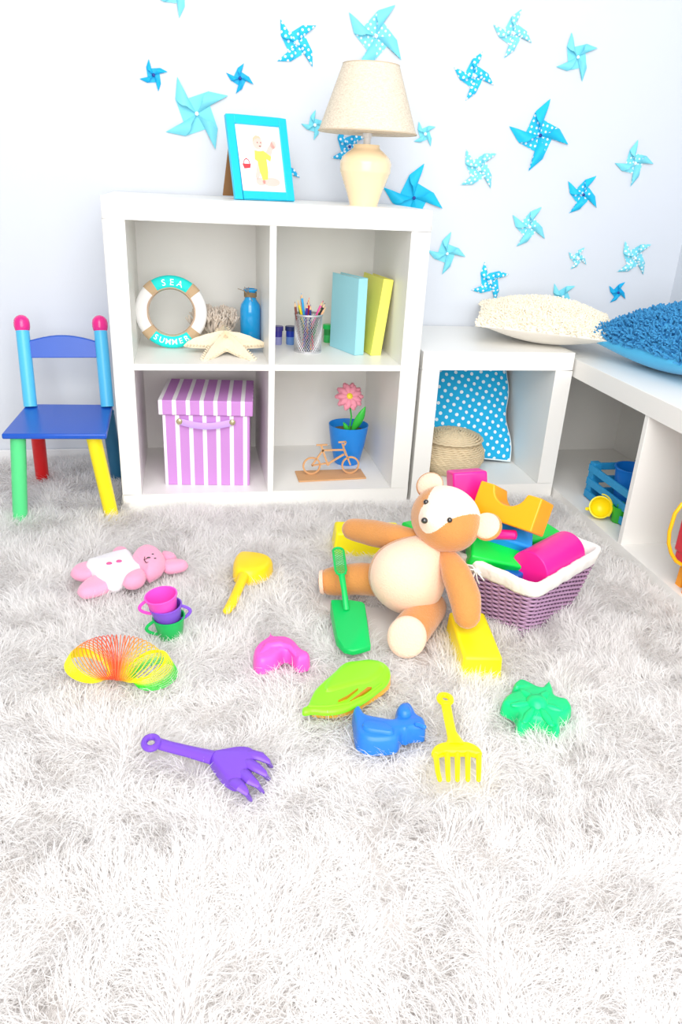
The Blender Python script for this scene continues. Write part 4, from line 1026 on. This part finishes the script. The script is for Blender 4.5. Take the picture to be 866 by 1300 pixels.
# boat
M_LM = plastic('toy_lime', 142, 248, 32); M_BO = plastic('toy_boat_orange', 255, 190, 60)
deck = [(20, 760), (25, 738), (65, 730), (90, 660), (120, 605), (150, 575), (200, 530), (255, 485), (310, 425), (360, 403), (430, 400), (500, 386), (580, 395), (640, 425), (668, 465), (668, 520), (640, 570), (570, 625), (500, 680), (440, 715), (350, 755), (270, 775), (180, 780), (100, 768), (60, 780), (25, 780)]
hull = [(60, 770), (150, 640), (300, 470), (500, 420), (640, 460), (675, 520), (668, 560), (640, 600), (560, 655), (480, 708), (420, 745), (300, 785), (180, 792)]
t, P = sandtoy('toy_boat', 'lime green and orange plastic toy boat on the rug before the shovel', 'toy boat', hull, 380, 770, 5.773, .018, .036, M_BO, ins=.002, part='hull')
m = MB(); D = xy(deck, 380, 770, 5.773, .043); m.puff(D, [(.003, .034), (0, .037), (0, .042), (.002, .0445), (.006, .046)]); m.build('deck', M_LM, t, off=t.location, angle=50)
m = MB(); cab = xy([(270, 470), (370, 412), (500, 396), (600, 410), (640, 460), (600, 520), (520, 575), (400, 590), (240, 640), (170, 640), (190, 560)], 380, 768, 5.773, .047); m.puff(cab, [(0, .0445), (.003, .048), (.009, .050), (.014, .0505)]); m.build('cabin', M_LM, t, off=t.location, angle=50)
M_SLT = plastic('toy_boat_slot', 196, 130, 20)
for q in ([(285, 688), (350, 655), (432, 597), (425, 605), (350, 665)], [(372, 692), (440, 640), (500, 592), (532, 590), (500, 615), (440, 655)]):
    m = MB(); m.puff(xy(q, 380, 770, 5.773, .0505), [(0, .045), (0, .0512)], smooth=False); m.build('slot', M_SLT, t, off=t.location)
MB().tube([Vector((*p, .0465)) for p in xy([(70, 745), (200, 745), (350, 725), (480, 670), (600, 580)], 380, 768, 5.773, .046)], .0022, 8, round_ends=True).build('gunwale', M_LM, t, off=t.location)
# purple rake
M_PR = plastic('toy_purple', 122, 74, 204)
pal = [(375, 352), (430, 345), (520, 326), (580, 335), (602, 360), (585, 400), (555, 440), (545, 470), (515, 500), (480, 495), (440, 465), (405, 415), (385, 392)]
t, P = sandtoy('toy_rake', 'purple plastic hand rake with curved tines', 'toy rake', pal, 160, 860, 3.608, .026, .046, M_PR, ins=.006, part='palm')
def pr_(u, v, z): return gr(160+u/3.608, 860+v/3.608, z)
MB().tube([pr_(140, 300, .041), pr_(200, 318, .040), pr_(290, 340, .039), pr_(400, 368, .040)], [.0105, .0105, .0110, .013], 14, flat=.6, up=(0, 0, 1)).build('handle', M_PR, t, off=t.location)
rc0 = pr_(115, 299, .046); m = MB(); m.tube([rc0+Vector((.0105*math.cos(2*PI*k/28), .0135*math.sin(2*PI*k/28), 0)) for k in range(28)], .0052, 8, closed=True); m.build('hang_ring', M_PR, t, off=t.location)
for pts in (((570, 352), (618, 362), (648, 382), (660, 405)), ((560, 392), (600, 415), (635, 440), (648, 462)), ((540, 440), (570, 470), (600, 490), (622, 520)), ((500, 480), (525, 500), (550, 525), (566, 556))):
    MB().tube([pr_(*pts[0], .042), pr_(*pts[1], .044), pr_(*pts[2], .038), pr_(*pts[3], .020)], [.0095, .0085, .0072, .0055], 12, flat=.55, up=(0, 0, 1), round_ends=True).build('tine', M_PR, t, off=t.location)
keep_poly(xy([(85, 285), (150, 275), (400, 345), (390, 395), (240, 355), (100, 325)], 160, 860, 3.608), .002)
# yellow rake
M_YR = plastic('toy_bright_yellow', 255, 236, 0)
def yr(u, v, z=.040): return gr(540+u/10.4, 875+v/10.4, z)
t = thing('toy_rake', 'yellow plastic rake with five straight tines', 'toy rake', yr(400, 780, .03))
off = t.location
c0 = yr(262, 132, .042); m = MB(); m.tube([c0+Vector((.0100*math.cos(2*PI*k/28), .0115*math.sin(2*PI*k/28), 0)) for k in range(28)], .0052, 8, closed=True); m.build('hang_ring', M_YR, t, off=off)
MB().tube([yr(275, 210), yr(310, 400), yr(345, 560), yr(385, 660), yr(405, 760)], [.0085, .0082, .0082, .0115, .019], 12, flat=.45, up=(0, 0, 1)).build('handle', M_YR, t, off=off)
cb = [(75, 870), (90, 800), (150, 745), (270, 712), (400, 722), (530, 708), (650, 750), (730, 810), (760, 880), (670, 880), (600, 850), (420, 862), (230, 850), (180, 890)]
m = MB(); m.puff(xy(cb, 540, 875, 10.4, .04), [(.0015, .033), (0, .036), (0, .042), (.002, .045), (.004, .046)], sub=2); m.build('crossbar', M_YR, t, off=off, angle=50)
for (u0, u1) in ((128, 190), (290, 303), (425, 425), (560, 562), (708, 703)):
    MB().tube([yr(u0, 850), yr((u0*1.3+u1*.7)/2, 960), yr((u0+u1*1.4)/2.4, 1090, .038), yr(u1, 1195, .034)], [.0046, .0044, .0040, .0036], 10, round_ends=True).build('tine', M_YR, t, off=off)
keep_poly(xy([(80, 800), (400, 700), (750, 800), (750, 1180), (140, 1180)], 540, 875, 10.4), .0); keep_poly(xy([(180, 80), (350, 80), (430, 700), (280, 700)], 540, 875, 10.4), .0)

# ------------------------------------------------------------------ stacked cups
def cup(label, c, tilt, mm, hand):
    t = thing('toy_cup', label, 'toy cup', c, rot=(R_(tilt[0]), R_(tilt[1]), 0), group='stacked toy cups')
    MB().lathe([(0, 0), (.021, 0), (.0225, .0015), (.0300, .046), (.0315, .0465), (.0315, .0485), (.0288, .0485), (.0212, .003), (0, .003)], 36).build('body', mm, t, angle=50)
    a = R_(hand); d = Vector((math.cos(a), math.sin(a), 0))
    hc = [(d*(.0268+.0185*math.sin(PI*q/20)**.8-.0025*q/20)+Vector((0, 0, .042-.031*q/20-.004*math.cos(PI*q/20)*0))) for q in range(21)]
    MB().tube(hc, .0026, 8, flat=1.3).build('handle', mm, t)
g0 = gr(217, 804, .022)
cup('green toy cup at the bottom of the stack of three', (g0.x, g0.y, .014), (2, -3), plastic('cup_green', 24, 190, 92), 186)
cup('purple toy cup in the middle of the stack of three', (g0.x-.0025, g0.y+.001, .038), (1, -6), plastic('cup_purple', 132, 86, 214), 2)
cup('pink toy cup on top of the stack of three', (g0.x-.0085, g0.y+.001, .062), (3, -8), plastic('cup_pink', 244, 84, 200), 182)
keep_circ(g0.x, g0.y, .022)

# ------------------------------------------------------------------ rainbow spring
t0 = gr(150, 861, .02)
m = MB(); TURNS = 46; PER = 26; pts = []; cols = []
stops = [(0, (250, 240, 20)), (.20, (250, 236, 20)), (.30, (250, 130, 40)), (.40, (238, 84, 60)), (.52, (250, 120, 60)), (.62, (252, 190, 40)), (.72, (252, 244, 20)), (.88, (230, 250, 20)), (.94, (40, 226, 40)), (1, (20, 214, 60))]
def ramp(s_):
    for (a, ca), (b_, cb_) in zip(stops, stops[1:]):
        if s_ <= b_:
            f_ = (s_-a)/(b_-a); return srgb(*[ca[i]+(cb_[i]-ca[i])*f_ for i in range(3)])
    return srgb(*stops[-1][1])
RS = .0375
for i in range(TURNS*PER+1):
    s_ = i/(TURNS*PER); ph = 2*PI*i/PER
    th = np.interp(s_, [0, .22, .40, .60, .72, 1], [166, 146, 105, 55, 20, 2])
    px_ = np.interp(s_, [0, .22, .40, .60, .8, 1], [-.018, -.014, -.004, .004, .016, .030])
    pz = np.interp(s_, [0, .2, .5, .72, .8, 1], [.028, .030, .026, .030, .040, .022]); py = np.interp(s_, [0, .3, .6, 1], [.004, .0, -.006, -.014])
    d = Vector((math.cos(R_(th)), 0.12, math.sin(R_(th)))); d.normalize()
    c_ = Vector((px_, py, pz))+d*RS
    q = c_-d*(RS*math.cos(ph))+Vector((0, 1, 0))*(RS*math.sin(ph))
    pts.append(t0+Vector((q.x, q.y, q.z-.02+.0))); cols.append(ramp(s_))
base = 0
m.tube(pts, .00095, 5)
for i, cc in enumerate(cols):
    for k in range(5): m.c[i*5+k] = cc
o = m.build('spring_toy', vcol_mat('rainbow_plastic', .3), None, off=(t0.x, t0.y, 0)); o.location = (t0.x, t0.y, 0)
tag(o, 'yellow, orange and green plastic spring toy arched on the rug', 'spring toy')

# ------------------------------------------------------------------ pink plush bunny
M_BU = mat('plush_pink', srgb(250, 168, 200), .9, .2, sheen=.5, bump=(900, .6)); M_SH = mat('shirt_white', (.90, .87, .90), .9, bump=(500, .4))
def bu(u, v, z=.045): return gr(85+u/5.4125, 690+v/5.4125, z)
t = thing('plush_bunny', 'flat pink plush bunny in a white top lying on the rug', 'plush toy', bu(350, 200, .02))
off = t.location
def plush(nm, pts, z0, z1, mm, ins=.012, dz=0):
    P = xy(pts, 85, 690, 5.4125, (z0+z1)/2); h = z1-z0
    cx_ = sum(p[0] for p in P)/len(P); cy_ = sum(p[1] for p in P)/len(P); P = [(cx_+(p[0]-cx_)*1.09, cy_+(p[1]-cy_)*1.09) for p in P]
    m = MB(); m.puff(P, [(ins, z0), (ins*.4, z0+h*.15), (0, z0+h*.45), (ins*.25, z0+h*.72), (ins*.6, z0+h*.9), (ins, z1)]); o = m.build(nm, mm, t, off=off, angle=180); return o
plush('leg', [(25, 200), (60, 165), (130, 145), (190, 150), (200, 220), (150, 250), (80, 240), (35, 225)], .025, .052, M_BU)
plush('leg', [(75, 320), (110, 280), (180, 240), (260, 240), (310, 280), (290, 320), (210, 345), (130, 362), (85, 352)], .025, .052, M_BU)
plush('arm', [(305, 100), (310, 60), (350, 40), (410, 42), (435, 75), (400, 110)], .028, .052, M_BU, .009)
plush('shirt', [(135, 150), (210, 130), (310, 95), (430, 72), (455, 115), (480, 160), (540, 195), (470, 240), (400, 265), (360, 295), (305, 305), (260, 285), (200, 250), (180, 215), (140, 195)], .024, .062, M_SH, .014)
plush('arm', [(385, 275), (400, 240), (460, 208), (520, 200), (545, 225), (530, 265), (470, 290), (410, 288)], .035, .066, M_BU, .010)
plush('ear', [(640, 75), (690, 68), (750, 85), (752, 110), (700, 125), (650, 120)], .030, .052, M_BU, .008)
plush('ear', [(650, 150), (700, 128), (780, 125), (835, 145), (815, 170), (740, 188), (670, 190)], .030, .054, M_BU, .008)
plush('head', [(445, 110), (480, 70), (550, 50), (620, 60), (665, 95), (680, 140), (655, 185), (600, 215), (545, 225), (500, 190), (465, 150)], .026, .074, M_BU, .018)
for u, v in ((290, 137), (358, 122)): 
    q = bu(u, v, .062); MB().ell(q, (.0065, .0065, .0025), nu=16, nv=8).build('button', mat('button_rose', srgb(236, 90, 150), .4), t, off=off)
for u, v in ((590, 74), (606, 103)): MB().ell(bu(u, v, .0735), (.0030, .0030, .0018), nu=10, nv=6).build('eye', M_EYE, t, off=off)
MB().ell(bu(562, 97, .0745), (.0042, .0030, .0018), nu=10, nv=6).build('nose', M_EYE, t, off=off)
m = MB(); m.tube([bu(556, 100, .075), bu(530, 112, .0742), bu(535, 92, .0742)], .0009, 5); m.tube([bu(530, 112, .0742), bu(545, 132, .0735), bu(560, 128, .0738)], .0009, 5); m.build('mouth', mat('thread_dark', (.1, .03, .04), .8), t, off=off)
keep_poly(xy([(30, 190), (130, 140), (320, 60), (560, 55), (820, 130), (660, 200), (500, 280), (250, 345), (85, 350)], 85, 690, 5.4125), .0)

# ------------------------------------------------------------------ shag rug
rug = thing('shag_rug', 'fluffy white long-pile shag rug covering the floor', 'rug', (.4, -.7, FLOOR))
M_RB = mat('rug_backing', (.80, .77, .75), 1.0, .1)
MB().box((.415, -.69, FLOOR+.009), (1.66, 2.16, .0175)).build('backing', M_RB, rug, off=rug.location)
def inside(px, py, poly):
    r = np.zeros(len(px), bool); n = len(poly); j = n-1
    for i in range(n):
        xi, yi = poly[i]; xj, yj = poly[j]
        if yi != yj:
            r ^= ((yi > py) != (yj > py)) & (px < (xj-xi)*(py-yi)/(yj-yi)+xi)
        j = i
    return r
rng = np.random.default_rng(11)
NS = 440000
x = rng.uniform(-.41, 1.236, NS); y = rng.uniform(-1.76, .375, NS)
ok = ~((x > -.006) & (y > -.006))
# thin out what lies far outside the view on the left and right near the viewer
lim_l = -.42+(-.02-y)*.26-.16; lim_r = 1.30+(y+.55)*.55+.25
out_ = (x < np.minimum(lim_l, 9)) | (x > lim_r) | (y < -1.62)
ok &= ~(out_ & (rng.random(NS) < .6))
for poly in keepout:
    pa = np.array(poly); bbx = (x > pa[:, 0].min()) & (x < pa[:, 0].max()) & (y > pa[:, 1].min()) & (y < pa[:, 1].max()) & ok
    idx = np.nonzero(bbx)[0]; ins = inside(x[idx], y[idx], poly); ok[idx[ins]] = False
x = x[ok]; y = y[ok]; n = len(x)
def vnoise(x, y, f, seed):
    r = np.random.default_rng(seed); G = r.uniform(0, 1, (96, 96)); gx = (x+3)*f; gy = (y+3)*f
    ix = np.floor(gx).astype(int); iy = np.floor(gy).astype(int); fx = gx-ix; fy = gy-iy; fx = fx*fx*(3-2*fx); fy = fy*fy*(3-2*fy)
    g = lambda a, b: G[a % 96, b % 96]
    return (g(ix, iy)*(1-fx)+g(ix+1, iy)*fx)*(1-fy)+(g(ix, iy+1)*(1-fx)+g(ix+1, iy+1)*fx)*fy
ang = 2*PI*1.5*vnoise(x, y, 9, 1)+3.2*vnoise(x, y, 26, 2)+2.4*vnoise(x, y, 60, 7)+rng.normal(0, .75, n)
lean = np.clip(.95+.55*(vnoise(x, y, 15, 3)-.5)*2+rng.normal(0, .22, n), .12, 1.5)
length = .046*rng.uniform(.7, 1.15, n)*(0.9+.25*vnoise(x, y, 12, 4))
# shorter, flatter pile right next to furniture
edge = np.minimum(1, np.where(x > 0, np.abs(y+.006)/.04, 1)); edge = np.minimum(edge, np.abs(1.236-x)/.03+.25); length *= .45+.55*np.clip(edge, 0, 1)
SEG = 4; hw = .00064*rng.uniform(.7, 1.25, n)
h = np.stack([np.cos(ang), np.sin(ang)], 1)
curl = rng.normal(0, .9, n)
P = np.zeros((n, SEG+1, 3)); P[:, 0, 0] = x; P[:, 0, 1] = y; P[:, 0, 2] = -.002
for s_ in range(SEG):
    l_ = np.clip(lean*(.35+.42*s_), 0, 1.72); a_ = ang+curl*(s_/SEG)
    step = length/SEG
    P[:, s_+1, 0] = P[:, s_, 0]+np.cos(a_)*np.sin(l_)*step; P[:, s_+1, 1] = P[:, s_, 1]+np.sin(a_)*np.sin(l_)*step; P[:, s_+1, 2] = np.maximum(P[:, s_, 2]+np.cos(l_)*step, .001)
# keep tips out of the shelves
P[..., 1] = np.where((P[..., 0] > -.004) & (P[..., 1] > -.004), -.004, P[..., 1]); P[..., 0] = np.minimum(P[..., 0], 1.243)
P[..., 1] = np.minimum(P[..., 1], .384)
tw = ang+PI/2+rng.normal(0, .5, n); side = np.stack([np.cos(tw), np.sin(tw), rng.normal(0, .25, n)], 1)
wprof = np.array([1, 1, .95, .8, .12])
V = np.zeros((n, SEG+1, 2, 3))
for s_ in range(SEG+1):
    V[:, s_, 0] = P[:, s_]-side*(hw*wprof[s_])[:, None]; V[:, s_, 1] = P[:, s_]+side*(hw*wprof[s_])[:, None]
V = V.reshape(-1, 3)-np.array(rug.location)[None]
b0 = (np.arange(n)*(SEG+1)*2)[:, None]; q = np.array([[2*s_, 2*s_+1, 2*s_+3, 2*s_+2] for s_ in range(SEG)]).ravel()[None]
F = (b0+q).ravel().astype(np.int32)
me = bpy.data.meshes.new('pile'); me.vertices.add(len(V)); me.vertices.foreach_set('co', V.astype(np.float32).ravel())
nf = n*SEG; me.loops.add(nf*4); me.loops.foreach_set('vertex_index', F); me.polygons.add(nf)
me.polygons.foreach_set('loop_start', np.arange(0, nf*4, 4, dtype=np.int32)); me.polygons.foreach_set('loop_total', np.full(nf, 4, dtype=np.int32))
me.update(); me.validate(); me.polygons.foreach_set('use_smooth', np.ones(nf, dtype=bool))
mp_ = bpy.data.materials.new('pile_fibre'); mp_.use_nodes = True; nt = mp_.node_tree; b = nt.nodes['Principled BSDF']; b.inputs['Roughness'].default_value = .35; b.inputs['Specular IOR Level'].default_value = .5
b.inputs['Base Color'].default_value = (.985, .972, .962, 1)
tr = _n(nt, 'ShaderNodeBsdfTranslucent'); tr.inputs[0].default_value = (.95, .93, .92, 1); ms = _n(nt, 'ShaderNodeMixShader'); ms.inputs[0].default_value = .5
nt.links.new(b.outputs[0], ms.inputs[1]); nt.links.new(tr.outputs[0], ms.inputs[2]); nt.links.new(ms.outputs[0], nt.nodes['Material Output'].inputs[0])
me.materials.append(mp_)
o = bpy.data.objects.new('pile', me); col.objects.link(o); o.parent = rug; o['kind'] = 'stuff'
